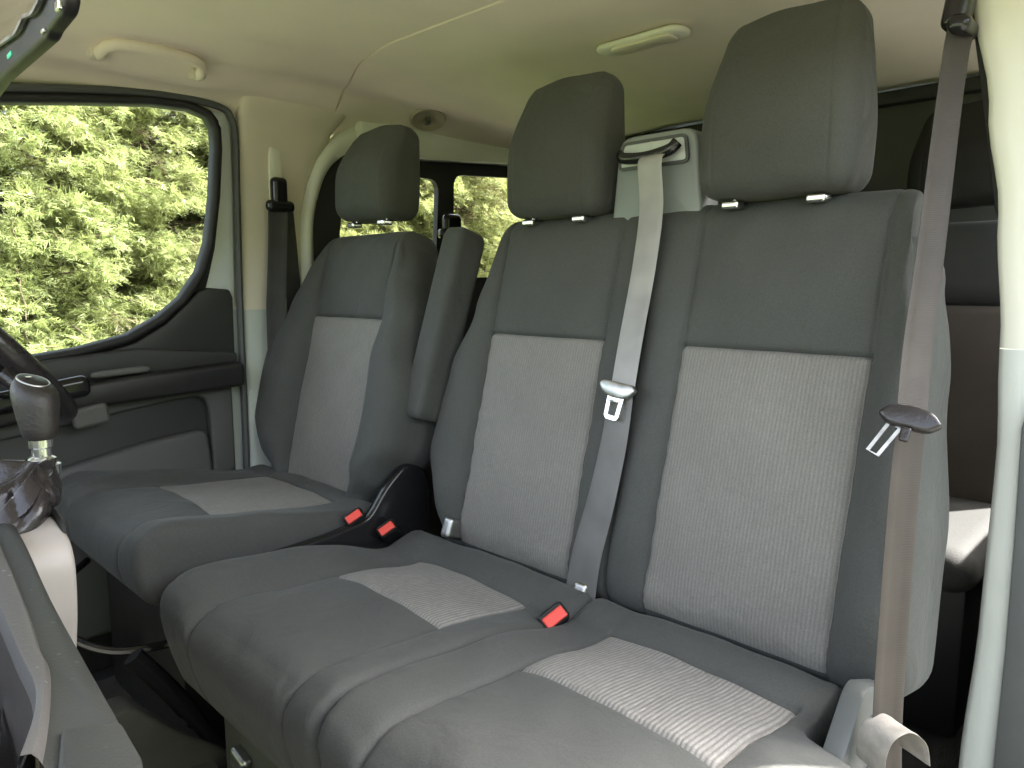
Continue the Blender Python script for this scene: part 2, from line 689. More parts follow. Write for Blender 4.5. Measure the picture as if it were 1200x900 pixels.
def backrest(parent, fr, u0, u1, v1, panels, vtop, hb, hin, outline, thick=.13, valley=None, v0=-.07, shoulder=(0, 0)):
    """one backrest with its light centre panels.
    panels: list of (a, b); hb(v): outer bolster height; hin(v): inner; outline(v)->(du_left, du_right)"""
    ex = [e for p in panels for e in p]
    if valley is not None:
        ex.append(valley)
    U = lines(u0, u1, .016, .055, ex)
    V_ = lines(v0, v1, .016, .06, [vtop])
    D = lines(-thick, 0, .03, .045)
    V, F, S = grid_box(U, V_, D, (.055, .06, .045))
    out = []
    cl = sum(panels[0]) / 2
    for (u, v, d), (su, sv, sd) in zip(V, S):
        front = sstep(-thick * .75, -.012, d)
        o = 0.0
        inside = False
        for (a, b) in panels:
            if a <= su <= b:
                inside = True
                t = (su - a) / (b - a) * 2 - 1
                if sv < vtop:
                    q = sv / vtop * 2 - 1
                    o += .010 * (1 - abs(t) ** 2.5) * (1 - min(1, abs(q)) ** 4) + .004
                else:
                    q = (sv - vtop) / (v1 - vtop)
                    o += .014 * (1 - abs(t) ** 2.5) * math.sin(min(1, max(0, q)) * math.pi) ** .6 + .002
                o += .008 * sstep(.0, .25, sv) * 0
        if not inside:
            left = min((abs(su - e), e) for p in panels for e in p)[0]
            outer = su < panels[0][0] or su > panels[-1][1]
            h = hb(sv) if outer else hin(sv)
            o += h * (1 - math.exp(-left / .022)) - (.0 if outer else 0)
            if not outer and valley is not None:
                o -= .55 * h * gauss(su - valley, .03)
        # seams
        for (a, b) in panels:
            for e in (a, b):
                o -= .0042 * gauss(su - e, .004) * (1 + .35 * math.sin(sv * 190 + 3 * math.sin(sv * 41)))
            if a - .004 <= su <= b + .004:
                o -= .006 * gauss(sv - vtop, .004)
        if valley is not None and sv < .5:
            o -= .012 * gauss(su - valley, .005)
        # gentle slack in the cloth
        o += .0016 * math.sin(su * 23 + sv * 11) * math.sin(sv * 17 + su * 5) + .0009 * math.sin(su * 61 - sv * 37)
        d2 = d + o * front
        # outline: move the sides in or out with height
        dl, dr = outline(max(0, min(v1, sv)))
        k = (su - u0) / (u1 - u0)
        wl = sstep(.45, 0, k) if k < .45 else 0
        wl = 1 - sstep(0, .30 if len(panels) == 1 else .12, k)
        wr = sstep(1 - (.30 if len(panels) == 1 else .12), 1, k)
        u2 = u + dl * wl + dr * wr
        up_ = sstep(v1 - .22, v1, v)
        eL, eR = max(0, panels[0][0] + .01 - su), max(0, su - panels[-1][1] + .01)
        v = v - up_ * (shoulder[0] * (eL / (panels[0][0] + .01 - u0)) ** 1.6 + shoulder[1] * (eR / (u1 - panels[-1][1] + .01)) ** 1.6)
        out.append(fr.w(u2, v, d2))
    names = ['centre_panel'] * len(panels)
    F_rest = F
    res = []
    ca = {f: (sum(S[i][0] for i in f) / 4, sum(S[i][1] for i in f) / 4, min(S[i][2] for i in f)) for f in F}
    for (a, b) in panels:
        def tst(f, a=a, b=b):
            cu, cv, md = ca[f]
            return md >= -1e-6 and a < cu < b and cv < vtop
        (pv, pf), _ = split(out, F_rest, tst)
        F_rest = [f for f in F_rest if not tst(f)]
        res.append((pv, pf))
    (rv, rf), _ = split(out, F_rest, lambda f: True)
    bk = obj('backrest', rv, rf, M['dark_fabric'], parent)
    for nm, (pv, pf) in zip(names, res):
        obj(nm, pv, pf, M['light_fabric'], parent)
    return bk


def cushion(parent, x0, x1, y0, y1, ztop, zbot, panel, ypan, hl, hr, name='seat_cushion', slope=0.0, rib='seat_rib', fr=.06,
            slant=.33, rcut=0.0, dip=0.0):
    a, b = panel
    yf, yr = ypan
    X = lines(x0, x1, .016, .045, [a, b])
    Y = lines(y0, y1, .016, fr, [yf, yr])
    Z = lines(zbot, ztop, .03, .055)
    V, F, S = grid_box(X, Y, Z, (.028, fr, .045))
    out = []
    L = y1 - y0
    for (x, y, z), (sx, sy, sz) in zip(V, S):
        top = sstep(zbot + .02, ztop - .02, z)
        t = (sy - y0) / L
        o = -slope * (t - .35)                              # cushion tips back
        o += .009 * gauss(t - .13, .16)                     # front roll
        if sx < a:
            o += hl * (1 - math.exp(-(a - sx) / .03)) * (1 - sstep(.38, .84, t))
        elif sx > b:
            o += hr * (1 - math.exp(-(sx - b) / .03)) * (1 - sstep(.38, .84, t))
        else:
            q = (sx - a) / (b - a) * 2 - 1
            o += .012 * (1 - abs(q) ** 2.5) * (0.4 + .6 * math.sin(min(1, max(0, t)) * math.pi))
        for e in (a, b):
            if sy < yr + .004:
                o -= .0042 * gauss(sx - e, .004) * (1 + .35 * math.sin(sy * 190 + 3 * math.sin(sy * 41)))
        if a - .004 <= sx <= b + .004:
            o -= .005 * gauss(sy - yf, .004) + .006 * gauss(sy - yr, .005)
        o -= dip * gauss(sy - yr + .02, .10)
        if sy > yr:
            o += .010 * math.sin(min(1, (sy - yr) / max(.01, y1 - yr)) * math.pi)
        o += .0016 * math.sin(sx * 21 + sy * 13) * math.sin(sy * 19 - sx * 7) + .0008 * math.sin(sx * 57 + sy * 43)
        z2 = z + o * top
        # the front face leans back towards its foot, seams run down it
        w = 1 - sstep(0, .5, t)
        y2 = y + max(0, ztop - .06 - z) * slant * w
        if sz < ztop - 1e-6 and sy <= y0 + 1e-6:
            for e in (a, b):
                y2 += .005 * gauss(sx - e, .005)
            bul = math.sin(min(1, max(0, (z - zbot) / (ztop - zbot))) * math.pi)
            y2 -= .012 * bul
        if rcut and x > b + .005:
            x = b + .005 + (x - b - .005) * (1 - rcut * sstep(.62, .74, t))
        out.append((x, y2, z2))

    def tst(f):
        cx = sum(S[i][0] for i in f) / 4
        cy = sum(S[i][1] for i in f) / 4
        return min(S[i][2] for i in f) >= ztop - 1e-5 and a < cx < b and yf < cy < yr
    (pv, pf), (rv, rf) = split(out, F, tst)
    cu = obj(name, rv, rf, M['dark_fabric'], parent)
    obj('cushion_panel', pv, pf, M[rib], parent)
    return cu


def headrest(parent, cx, y, z0, w, h, t=.115, lean=5, taper=.16, mat_='dark_fabric', posts=True, top=0.0):
    U = lines(-w / 2, w / 2, .012, .042, [-w * .36, w * .36])
    Y = lines(-t / 2, t / 2, .012, .045)
    Z = lines(0, h, .012, .05)
    V, F, S = grid_box(U, Y, Z, (.034, .036, .036))
    out = []
    cl, sl = math.cos(R(lean)), math.sin(R(lean))
    for (x, yy, z), (sx, sy, sz) in zip(V, S):
        k = z / h
        sc = 1 - taper * sstep(.30, 1.05, k) - .015 * (1 - sstep(0, .3, k))
        x2 = x * sc
        fr = sstep(t * .3, -t * .45, yy) if False else (1 - sstep(-t * .5, t * .2, yy))
        b = -.016 * (1 - (x / (w / 2)) ** 2) * math.sin(min(1, max(0, k * 1.05)) * math.pi) * fr
        # front face recedes to the top
        b += .045 * sstep(.45, 1.0, k) * fr
        # side seam
        b += .0012 * (gauss(abs(sx) - w * .36, .0022)) * fr
        y2 = yy + b
        z2 = z - .012 * (x / (w / 2)) ** 2 * sstep(.7, 1, k) + .0012 * math.sin(x * 50 + z * 31)
        out.append((cx + x2, y + y2 * cl + z2 * sl, z0 + z2 * cl - y2 * sl))
    o = obj('headrest', out, F, M[mat_], parent)
    if posts:
        for s in (-1, 1):
            mb = MB()
            px = cx + s * w * .27
            mb.tube([(px, y - .012, z0 - .014), (px, y - .012, z0 - .002), (px, y - .010, z0 + .05)], .007, 10)
            p = mb.build('post', M['chrome'], o)
            # (sub-part of the headrest) plastic guide on the backrest
            g = MB()
            g.rbox((px, y - .022, z0 - .008), (.032, .03, .014), .005)
            g.build('post_guide', M['chrome'], parent)
    return o


# ---- double passenger bench -------------------------------------------------
bench = thing('double_passenger_seat', (.26, .75, 0),
              'double passenger bench with two dark headrests and two light grey centre panels, nearest the camera', 'seat')
BF = Back(1.01, .411, 14)
MID, OUT_ = (-.149, .157), (.330, .640)


def bench_outline(v):
    l = interp([(0, .055), (.06, .035), (.18, .0), (.26, .005), (.36, .02), (.5, .045), (.60, .07), (.72, .085)], v)
    r = interp([(0, -.022), (.2, -.027), (.42, -.052), (.62, -.078), (.72, -.09)], v)
    return l, r


backrest(bench, BF, -.27, .775, .715, [MID, OUT_], .449,
         lambda v: interp([(0, .02), (.1, .042), (.35, .04), (.5, .022), (.7, .010)], v),
         lambda v: interp([(0, .012), (.1, .024), (.4, .024), (.6, .012), (.7, .006)], v),
         bench_outline, thick=.14, valley=.245, v0=-.03, shoulder=(.05, .06))
cushion(bench, -.282, .247, .432, 1.03, .412, .215, MID, (.703, .905), .034, .020, slope=.02, dip=.020)
cushion(bench, .231, .775, .432, 1.03, .412, .215, OUT_, (.703, .918), .020, .030, slope=.02, rcut=.78, dip=.020)
HR_T = .118
headrest(bench, .458, 1.193, 1.094, .268, .305, HR_T, lean=3)
headrest(bench, -.014, 1.193, 1.092, .256, .288, HR_T, lean=3, taper=.10)
# side covers and hinge brackets
mb = MB()
mb.slab(round_poly([(.70, .22), (1.06, .22), (1.06, .40), (1.01, .418), (.925, .452), (.905, .448), (.84, .385), (.70, .30)], .02), YZ, .700, .728, .006)
mb.build('side_cover', M['side_grey'], bench)
mb = MB()
mb.rbox((-.158, 1.005, .425), (.028, .05, .045), .008, Matrix.Rotation(R(-20), 3, 'X'))
mb.build('hinge_bracket', M['steel'], bench)
mb = MB()
mb.rbox((.208, 1.0, .385), (.03, .04, .05), .008, Matrix.Rotation(R(-20), 3, 'X'))
mb.build('hinge_bracket', M['steel'], bench)
mb = MB()
mb.slab(round_poly([(-.22, .0), (.77, .0), (.77, .235), (-.22, .235)], .015), XZ, .505, 1.05, .008)
ped = mb.build('seat_base', M['pedestal'], bench)
mb = MB()
mb.rbox((-.135, .498, .14), (.05, .022, .038), .008, Matrix.Rotation(R(12), 3, 'Y'))
mb.build('release_tab', M['steel'], ped)
# belt outlet on top of the backrest
hb = MB()
hy = 1.20


def hous(u, z, y):
    return (u, y, z)


hpoly = round_poly([(.118, 1.06), (.318, 1.06), (.302, 1.232), (.135, 1.232)], [.01, .01, .03, .03])
hb.slab(hpoly, XZ, 1.185, 1.255, .010, 3)
H = hb.build('belt_outlet', M['housing'], bench)
pb = MB()
pb.sweep([(a, 1.182, b) for a, b in round_poly([(.140, 1.172), (.290, 1.172), (.284, 1.218), (.149, 1.218)], .01)],
         [(.003, 0), (.003, .004), (-.003, .004), (-.003, 0)], (0, -1, 0), closed=True)
pb.build('bezel', M['rubber_grey'], H)
pb = MB()
pb.slab(round_poly([(.142, 1.173), (.288, 1.173), (.282, 1.217), (.151, 1.217)], .009), XZ, 1.179, 1.186, .002)
pb.slab([(.212, 1.174), (.2135, 1.174), (.2135, 1.216), (.212, 1.216)], XZ, 1.1775, 1.1795, 0)
pb.build('outlet_cover', M['housing_bezel'], H)
pb = MB()
pb.tube(smooth_path([(.150, 1.168, 1.197), (.165, 1.160, 1.188), (.214, 1.157, 1.184), (.262, 1.160, 1.192), (.276, 1.166, 1.205)], 6),
        .0105, 10, sx=.8)
pb.build('belt_guide', M['gloss_black'], H)

# ---- driver's seat ----------------------------------------------------------
drv = thing('driver_seat', (-.6, .7, 0),
            "driver's seat beside the door window, with a raised armrest and a single headrest", 'seat')
DF = Back(.935, .448, 14)
DP = (-.757, -.434)


def drv_outline(v):
    t = interp([(0, .10), (.06, .045), (.15, .0), (.26, .0), (.42, .045), (.56, .09), (.66, .11)], v)
    l = interp([(0, .10), (.06, .045), (.15, -.005), (.26, -.012), (.42, .018), (.56, .062), (.66, .09)], v)
    return l, -t


backrest(drv, DF, -.905, -.29, .665, [DP], .435,
         lambda v: interp([(0, .03), (.1, .062), (.33, .060), (.45, .032), (.65, .008)], v),
         lambda v: 0, drv_outline, thick=.13, shoulder=(.05, .03))
cushion(drv, -.895, -.325, .425, .97, .478, .355, DP, (.605, .880), .022, .022, slope=.05, slant=.25, fr=.055,
        rib='light_fabric')
headrest(drv, -.586, 1.125, 1.115, .246, .240, HR_T, lean=4, taper=.10)
# folded-up armrest
mb = MB()
ar = DF


def arm_warp(p):
    return p


rotA = Matrix.Rotation(R(-17), 3, 'X')
mb.rbox((-.275, 1.085, .862), (.068, .085, .445), (.014, .016, .03), Matrix.Rotation(R(1.6), 3, 'Y') @ rotA, n=10)
arm = mb.build('armrest', M['dark_fabric'], drv)
# side valance, recliner cover, seat base
mb = MB()
mb.slab(round_poly([(.47, .36), (.49, .325), (.80, .27), (1.02, .28), (1.06, .46), (1.04, .53), (.985, .552), (.93, .51),
                    (.88, .445), (.78, .432), (.62, .425), (.50, .418)], .025), YZ, -.318, -.292, .008, 3)
mb.build('side_valance', M['gloss_black'], drv)
mb = MB()
mb.slab(round_poly([(.50, .0), (.98, .0), (.96, .36), (.50, .36)], .03), YZ, -.82, -.38, .01)
mb.build('seat_base', M['black_plastic'], drv)
mb = MB()
mb.tube(smooth_path([(-.80, .46, .33), (-.70, .35, .30), (-.55, .345, .285), (-.45, .40, .262), (-.40, .50, .262), (-.38, .60, .27)], 6), .008, 8)
mb.build('adjuster_bar', M['gloss_black'], drv)

# ---- second row bench -------------------------------------------------------
rear = thing('rear_bench_seat', (.1, 1.9, 0), 'dark second-row bench in shadow behind the front passenger seat', 'seat')
RF = Back(1.93, .45, 12)
mb = MB()
V, F, S = grid_box(lines(-.75, .70, .06, .05), lines(.47, .68, .05, .05), lines(-.12, 0, .04, .04), (.05, .05, .04))
mb.add([RF.w(*p) for p in V], F)
mb.build('backrest', M['rear_dark'], rear)
mb = MB()
V, F, S = grid_box(lines(-.75, .70, .06, .05), lines(-.02, .468, .05, .03), lines(-.11, .008, .04, .04), (.05, .03, .04))
mb.add([RF.w(*p) for p in V], F)
mb.build('back_panel', M['rear_brown'], rear)
mb = MB()
V, F, S = grid_box(lines(-.75, .72, .06, .05), lines(1.50, 1.97, .05, .05), lines(.365, .455, .04, .04), (.05, .05, .04))
mb.add(V, F)
mb.build('seat_cushion', M['rear_pale'], rear)
mb = MB()
mb.slab([(-.72, 0), (.68, 0), (.68, .36), (-.72, .36)], XZ, 1.66, 1.95, .01)
mb.build('seat_base', M['black_plastic'], rear)
headrest(rear, .545, 2.06, 1.14, .29, .25, .10, lean=3, mat_='rear_black', posts=False)
headrest(rear, -.52, 2.06, 1.14, .29, .25, .10, lean=3, mat_='rear_black', posts=False)


# ------------------------------------------------------------------ belts and buckles
def tongue(parent, c, rot, metal_dir=1, size=1.0, mt='gloss_black', blade='chrome'):
    """belt tongue: a moulded wing-shaped grip with a slotted steel blade"""
    c = Vector(c)
    mb = MB()
    pts = [(-.040, .004), (-.030, -.010), (-.012, -.016), (.012, -.016), (.030, -.010), (.040, .004), (.032, .012), (-.032, .012)]
    mb.slab(round_poly(pts, .006), lambda a, b, h: tuple(c + rot @ Vector((a * size, h, b * size))), -.007, .006, .0035, 2)
    g = mb.build('grip', M[mt], parent)
    mb = MB()
    P = lambda a, b, h: tuple(c + rot @ Vector((a * size, h, b * size)))
    outer = round_poly([(-.014, -.012), (.014, -.012), (.012, -.052), (-.012, -.052)], .004)
    inner = [(-.006, -.026), (.006, -.026), (.006, -.042), (-.006, -.042)]
    mb.sweep([P(a, b, -.001) for a, b in outer[::2]], [(-.004, 0), (-.004, .002), (.004, .002), (.004, 0)],
             tuple(rot @ Vector((0, 1, 0))), closed=True)
    mb.slab([(-.012, -.010), (.012, -.010), (.012, -.024), (-.012, -.024)], P, -.002, .0008, .0005)
    mb.build('blade', M[blade], parent)
    return g


# middle passenger belt
mbelt = thing('seat_belt', (.24, 1.1, .35),
              'pale grey middle belt with shiny tongue, hanging from the bench top between two headrests', 'seat belt',
              'front seat belts')
up = [Vector(BF.w(.214, .77, .048)), ]
path = smooth_path([(.232, 1.180, 1.198), (.233, 1.153, 1.186), (.2335, 1.141, 1.165), BF.w(.235, .69, .030), BF.w(.237, .58, .026),
                    BF.w(.240, .45, .034), BF.w(.244, .358, .040)], 6)
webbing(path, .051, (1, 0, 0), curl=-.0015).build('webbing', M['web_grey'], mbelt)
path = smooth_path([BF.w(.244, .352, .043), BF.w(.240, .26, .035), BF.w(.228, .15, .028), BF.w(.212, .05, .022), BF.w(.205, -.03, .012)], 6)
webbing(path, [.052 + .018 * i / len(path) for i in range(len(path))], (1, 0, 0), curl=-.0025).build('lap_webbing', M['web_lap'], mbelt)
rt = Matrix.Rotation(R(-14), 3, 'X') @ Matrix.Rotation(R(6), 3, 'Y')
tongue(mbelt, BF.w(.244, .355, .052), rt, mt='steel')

# outer passenger belt
pbelt = thing('seat_belt', (.72, 1.0, .25),
              'brown-grey belt with a label loop at its foot, nearest the bright doorway pillar',
              'seat belt', 'front seat belts')
D_TOP = (.668, 1.215, 1.352)
path = smooth_path([(.699, 1.222, 1.315), (.697, 1.205, 1.28), (.702, 1.16, 1.154), (.714, 1.09, 1.001), (.723, 1.03, .879), (.734, .985, .797)], 7)
webbing(path, .047, [(.44, .9, 0)] * len(path), curl=.002).build('webbing', M['web_brown'], pbelt)
path = smooth_path([(.7345, .982, .79), (.742, .945, .676), (.750, .915, .557), (.756, .895, .458), (.758, .90, .37), (.756, .93, .28)], 7)
webbing(path, .047, [(.44, .9, 0)] * len(path), curl=.002).build('lap_webbing', M['web_brown'], pbelt)
path = smooth_path([(.706, 1.285, 1.33), (.729, 1.285, 1.2), (.752, 1.285, 1.06), (.78, 1.285, .95)], 5)
webbing(path, .03, (0, 1, 0)).build('retractor_webbing', M['web_dark'], pbelt)
g = MB()
g.rbox((.694, 1.222, 1.345), (.034, .046, .075), .013, Matrix.Rotation(R(8), 3, 'Y'))
g.rbox((.700, 1.222, 1.312), (.030, .066, .026), .011, Matrix.Rotation(R(8), 3, 'Y'))
g.build('belt_guide', M['gloss_black'], pbelt)
tg_rot = Matrix.Rotation(R(12), 3, 'Z') @ Matrix.Rotation(R(-22), 3, 'X') @ Matrix.Rotation(R(8), 3, 'Y')
mb = MB()
cT = Vector((.741, .960, .793))
P = lambda a, b, h: tuple(cT + tg_rot @ Vector((a, h, b)))
mb.slab(round_poly([(-.037, -.004), (-.024, .009), (0, .012), (.024, .008), (.037, -.006), (.022, -.018), (-.024, -.016)], .007), P, -.011, .008, .005, 3)
mb.build('grip', M['leather'], pbelt)
mb = MB()
mb.sweep([P(a, b, .0) for a, b in [(-.021, -.013), (-.036, -.052), (-.024, -.056), (-.008, -.018)]],
         [(-.0022, 0), (-.0022, .003), (.0022, .003), (.0022, 0)], tuple(tg_rot @ Vector((0, 1, 0))), closed=True)
mb.build('blade', M['steel'], pbelt)
mb = MB()
mb.rbox(P(.0, -.026, -.012), (.012, .006, .018), .003, tg_rot)
mb.build('stop_button', M['leather'], pbelt)
# label loop
lp = smooth_path([(.752, .862, .385), (.754, .855, .415), (.760, .860, .437), (.772, .878, .443), (.785, .892, .428), (.789, .898, .400)], 6)
webbing(lp, .042, [(.62, -.30, .0)] * len(lp), thick=.001).build('care_label', M['label'], pbelt)
g = MB()
g.rbox((.752, .935, .315), (.05, .03, .05), .01)
g.build('anchor', M['steel'], pbelt)

# driver's belt
dbelt = thing('seat_belt', (-.88, 1.0, .6), "dark driver's belt hanging on the beige pillar behind the driver's seat", 'seat belt',
              'front seat belts')
path = smooth_path([(-.872, 1.005, 1.175), (-.868, 1.0, 1.1), (-.860, .985, .95), (-.852, .975, .86), (-.845, .97, .6)], 6)
webbing(path, .052, (.25, 1, 0), curl=.002).build('webbing', M['web_dark'], dbelt)
path = smooth_path([(-.885, 1.035, 1.165), (-.884, 1.045, 1.0), (-.884, 1.05, .8), (-.884, 1.05, .4)], 6)
webbing(path, .046, (0, 1, 0)).build('retractor_webbing', M['web_dark'], dbelt)
g = MB()
g.rbox((-.872, 1.01, 1.205), (.03, .045, .075), .013)
g.rbox((-.868, 1.01, 1.165), (.026, .082, .032), .013)
g.build('belt_guide', M['gloss_black'], dbelt)

# second-row belt guide by the side window
rbelt = thing('seat_belt', (-.83, 1.6, .9), 'black second-row belt guide in front of the bar between the two rear side windows', 'seat belt')
g = MB()
g.rbox((-.835, 1.60, 1.150), (.03, .075, .065), .018)
g.rbox((-.835, 1.57, 1.118), (.026, .05, .03), .01)
g.build('belt_guide', M['gloss_black'], rbelt)
path = smooth_path([(-.83, 1.585, 1.13), (-.825, 1.60, .95), (-.82, 1.62, .7), (-.82, 1.65, .45)], 5)
webbing(path, .046, (0, 1, 0)).build('webbing', M['web_dark'], rbelt)


def buckle(c, label, size=1.0, h=.085, n=(.52, -.62, .59), l=(.54, .52, .72)):
    """red-button buckle: n is the way the button faces, l its long side"""
    t = thing('seat_belt_buckle', c, label, 'buckle', 'red-button belt buckles')
    n = Vector(n).normalized()
    l = Vector(l)
    l = (l - n * l.dot(n)).normalized()
    w_ = n.cross(l)
    rot = Matrix((l, w_, n)).transposed()
    c = Vector(c)
    P = lambda a, b, q: c + rot @ Vector((a * size, b * size, q))
    mb = MB()
    mb.rbox(P(0, 0, -h / 2), (.046 * size, .030 * size, h), .007, rot)
    mb.build('housing', M['black_plastic'], t)
    mb = MB()
    mb.rbox(P(0, -.003, .001), (.037 * size, .019 * size, .007), .003, rot)
    mb.build('release_button', M['red'], t)
    mb = MB()
    mb.rbox(P(0, .0105, .0005), (.028 * size, .003 * size, .004), .001, rot)
    mb.build('slot', M['gloss_black'], t)
    mb = MB()
    mb.tube([P(0, 0, -h), P(0, 0, -h - .03), P(0, 0, -h) + Vector((-.01, .01, -.06))], .009, 8)
    mb.build('stalk', M['black_plastic'], t)
    return t


buckle((-.303, .845, .458), "belt buckle with red button nearest the driver's cushion, left one of the dark pair", .95)
buckle((-.268, .905, .425), 'belt buckle with red button nearest the middle cushion, right one of the dark pair', .95)
buckle((.240, .880, .398), 'belt buckle with large red button sunk between the two passenger cushions', 1.1, .07)

# ------------------------------------------------------------------ driver's door
door = thing('driver_door', (-.93, .4, 0), "driver's door with a black-sealed window, dark armrest and map pocket", 'door')
win = [(-.25, .68), (.10, .735), (.348, .776), (.50, .796), (.611, .822), (.69, .866), (.747, .912), (.798, .982), (.826, 1.06),
       (.846, 1.18), (.858, 1.30), (.858, 1.352), (.838, 1.384), (.79, 1.398), (.70, 1.394), (.55, 1.372), (.39, 1.346), (.1, 1.292), (-.25, 1.212)]
DX = -.9
mb = MB()
mb.slab(win, YZ, DX - .012, DX - .007, 0)
mb.build('window_pane', M['glass'], door, smooth=False)
mb = MB()
mb.sweep([(DX, a, b) for a, b in win], [(-.034, -.024), (-.034, -.016), (-.011, -.012), (-.010, .006), (-.004, .012), (.004, .012), (.010, .006), (.012, -.008), (.012, -.024)], (1, 0, 0), closed=True)
mb.build('window_seal', M['rubber'], door, angle=50)
# painted frame behind the window
fr = MB()
opolys = [(.81, .93), (.842, 1.05), (.860, 1.18), (.872, 1.33), (.870, 1.375), (.848, 1.402), (.885, 1.402), (.902, 1.37), (.900, 1.2), (.893, 1.0), (.888, .90)]
fr.slab(opolys, YZ, DX - .04, DX - .012, .004)
fr.build('door_frame', M['paint'], door, angle=30)
fr = MB()
fr.slab([(-.25, 1.22), (.1, 1.30), (.39, 1.352), (.55, 1.378), (.70, 1.40), (.79, 1.405), (.84, 1.395), (.86, 1.42), (.70, 1.46), (-.25, 1.36)], YZ, DX - .06, DX - .023, .004)
fr.build('top_channel', M['rubber'], door, angle=30)
# corner sail panel
mb = MB()
sail = [(.44, .762), (.52, .782), (.625, .812), (.70, .855), (.755, .905), (.785, .935), (.815, .945), (.868, .940), (.876, .92), (.874, .76), (.60, .74)]
mb.slab(sail, YZ, DX - .03, DX + .008, .006, 3)
mb.build('corner_panel', M['door_dark'], door)
# belt rail
mb = MB()
mb.slab(round_poly([(-.25, .60), (.30, .70), (.874, .73), (.874, .775), (.62, .80), (.44, .785), (.30, .765), (-.25, .665)], .012), YZ, DX - .04, DX + .022, .012, 3)
mb.build('belt_rail', M['door_dark'], door)
# lower trim
mb = MB()
mb.slab([(-.25, .05), (.872, .05), (.874, .74), (-.25, .62)], YZ, DX - .06, DX - .02, .006)
mb.build('door_panel', M['door_dark'], door)
mb = MB()
mb.slab(round_poly([(.25, .60), (.44, .625), (.70, .66), (.79, .665), (.80, .60), (.80, .45), (.862, .45), (.862, .72), (.25, .69)],
                   [.02, .02, .03, .03, .03, .01, .01, .01, .02]), YZ, DX - .03, DX + .004, .01, 3)
mb.build('upper_trim', M['door_grey'], door)
mb = MB()
mb.slab(round_poly([(.10, .10), (.80, .10), (.795, .505), (.786, .578), (.62, .56), (.45, .528), (.10, .46)], .03), YZ, DX - .03, DX + .012, .012, 3)
mb.build('map_pocket', M['door_grey'], door)
# armrest with pull
mb = MB()
mb.slab(round_poly([(.10, .62), (.50, .672), (.872, .688), (.872, .752), (.60, .738), (.42, .722), (.10, .672)], .015), YZ, DX, DX + .068, .016, 3)
mb.build('armrest', M['black_plastic'], door)
mb = MB()
mb.rbox((DX + .075, .40, .715), (.035, .20, .05), .017, Matrix.Rotation(R(8), 3, 'X'))
mb.build('pull_handle', M['gloss_black'], door)
mb = MB()
mb.rbox((DX + .045, .575, .748), (.02, .13, .016), (.006, .02, .006), Matrix.Rotation(R(3), 3, 'X'))
mb.build('door_lever', M['pedestal'], door)
mb = MB()
mb.rbox((DX + .058, .50, .655), (.03, .075, .05), .01, Matrix.Rotation(R(8), 3, 'X'))
mb.build('switch_block', M['pedestal'], door)

# ------------------------------------------------------------------ pillars and side walls
pil = thing('door_pillar', (-.92, 1.0, 0), "beige pillar trim behind the driver's door with a height-adjuster slot", 'pillar')
pp = lambda z: 0
mb = MB()
rows = []
for z in [i * .03 for i in range(18)] + [.54 + i * .033 for i in range(26)]:
    pass
def pillar_strip(z0, z1, mt, nm, yo=0, dx=0):
    rows = []
    n = 24
    for i in range(n + 1):
        z = z0 + (z1 - z0) * i / n
        yf = interp([(.0, .885), (.5, .900), (.9, .905), (1.2, .912), (1.36, .915), (1.45, .915)], z)
        yb = interp([(.0, 1.09), (.9, 1.083), (1.15, 1.096), (1.22, 1.115), (1.3, 1.148), (1.36, 1.185), (1.45, 1.23)], z)
        lean = interp([(.0, .02), (.9, .0), (1.25, .0), (1.36, .012), (1.45, .05)], z)
        x = DX + lean + dx
        prof = [(yf - .05, -.07), (yf - .03, -.045), (yf, -.035), (yf, -.012), (yf + .006, -.003), (yf + .02, .002), (yf + .05, .004), ((yf + yb) / 2, .006), (yb - .03, .004), (yb - .012, .0), (yb, -.01), (yb, -.05)]
        rows.append([(x + q, y, z) for y, q in prof])
    m = MB()
    m.grid(rows)
    return m.build(nm, M[mt], pil, angle=60)
pillar_strip(.880, 1.452, 'trim_beige', 'upper_trim')
pillar_strip(.0, .886, 'trim_grey', 'lower_trim', dx=.005)
mb = MB()
mb.slab(round_poly([(.992, 1.14), (1.032, 1.14), (1.028, 1.335), (.994, 1.335)], .006), YZ, DX + .002, DX + .0135, .003)
mb.build('adjuster_slot', M['trim_cream'], pil)
mb = MB()
mb.tube(smooth_path([(DX + .002, .888, .2), (DX + .002, .894, .6), (DX + .002, .896, .9), (DX + .002, .903, 1.2), (DX + .004, .905, 1.33), (DX + .008, .895, 1.380), (DX + .008, .865, 1.405),
                     (DX + .006, .75, 1.412), (DX + .006, .55, 1.391), (DX + .006, .2, 1.33), (DX + .006, -.2, 1.25)], 6), .0105, 8, sx=.9)
mb.build('weatherstrip', M['rubber_grey'], pil)

# side window wall behind the pillar
sw = thing('side_window', (-.88, 1.6, .9), 'sliding rear side window in a thick black frame under a pale rail', 'window')
SX = -.892
outer = round_poly([(1.085, .55), (1.085, 1.15), (1.150, 1.33), (1.26, 1.425), (1.60, 1.447), (2.45, 1.47), (2.45, .55)], [.01, .12, .1, .08, .05, .01, .01], 5)
hole = round_poly([(1.118, .60), (1.118, 1.15), (1.172, 1.29), (1.27, 1.358), (1.60, 1.368), (2.40, 1.395), (2.40, .60)], [.01, .12, .1, .08, .05, .01, .01], 5)
rows = [[(SX - .03, a, b) for a, b in outer], [(SX + .002, a, b) for a, b in outer], [(SX + .014, a, b) for a, b in [(o[0] * .5 + h[0] * .5, o[1] * .5 + h[1] * .5) for o, h in zip(outer, hole)]],
        [(SX + .005, a, b) for a, b in hole], [(SX - .035, a, b) for a, b in hole]]
mb = MB()
mb.grid(rows, close=True)
mb.build('surround', M['trim_rail'], sw, angle=70)


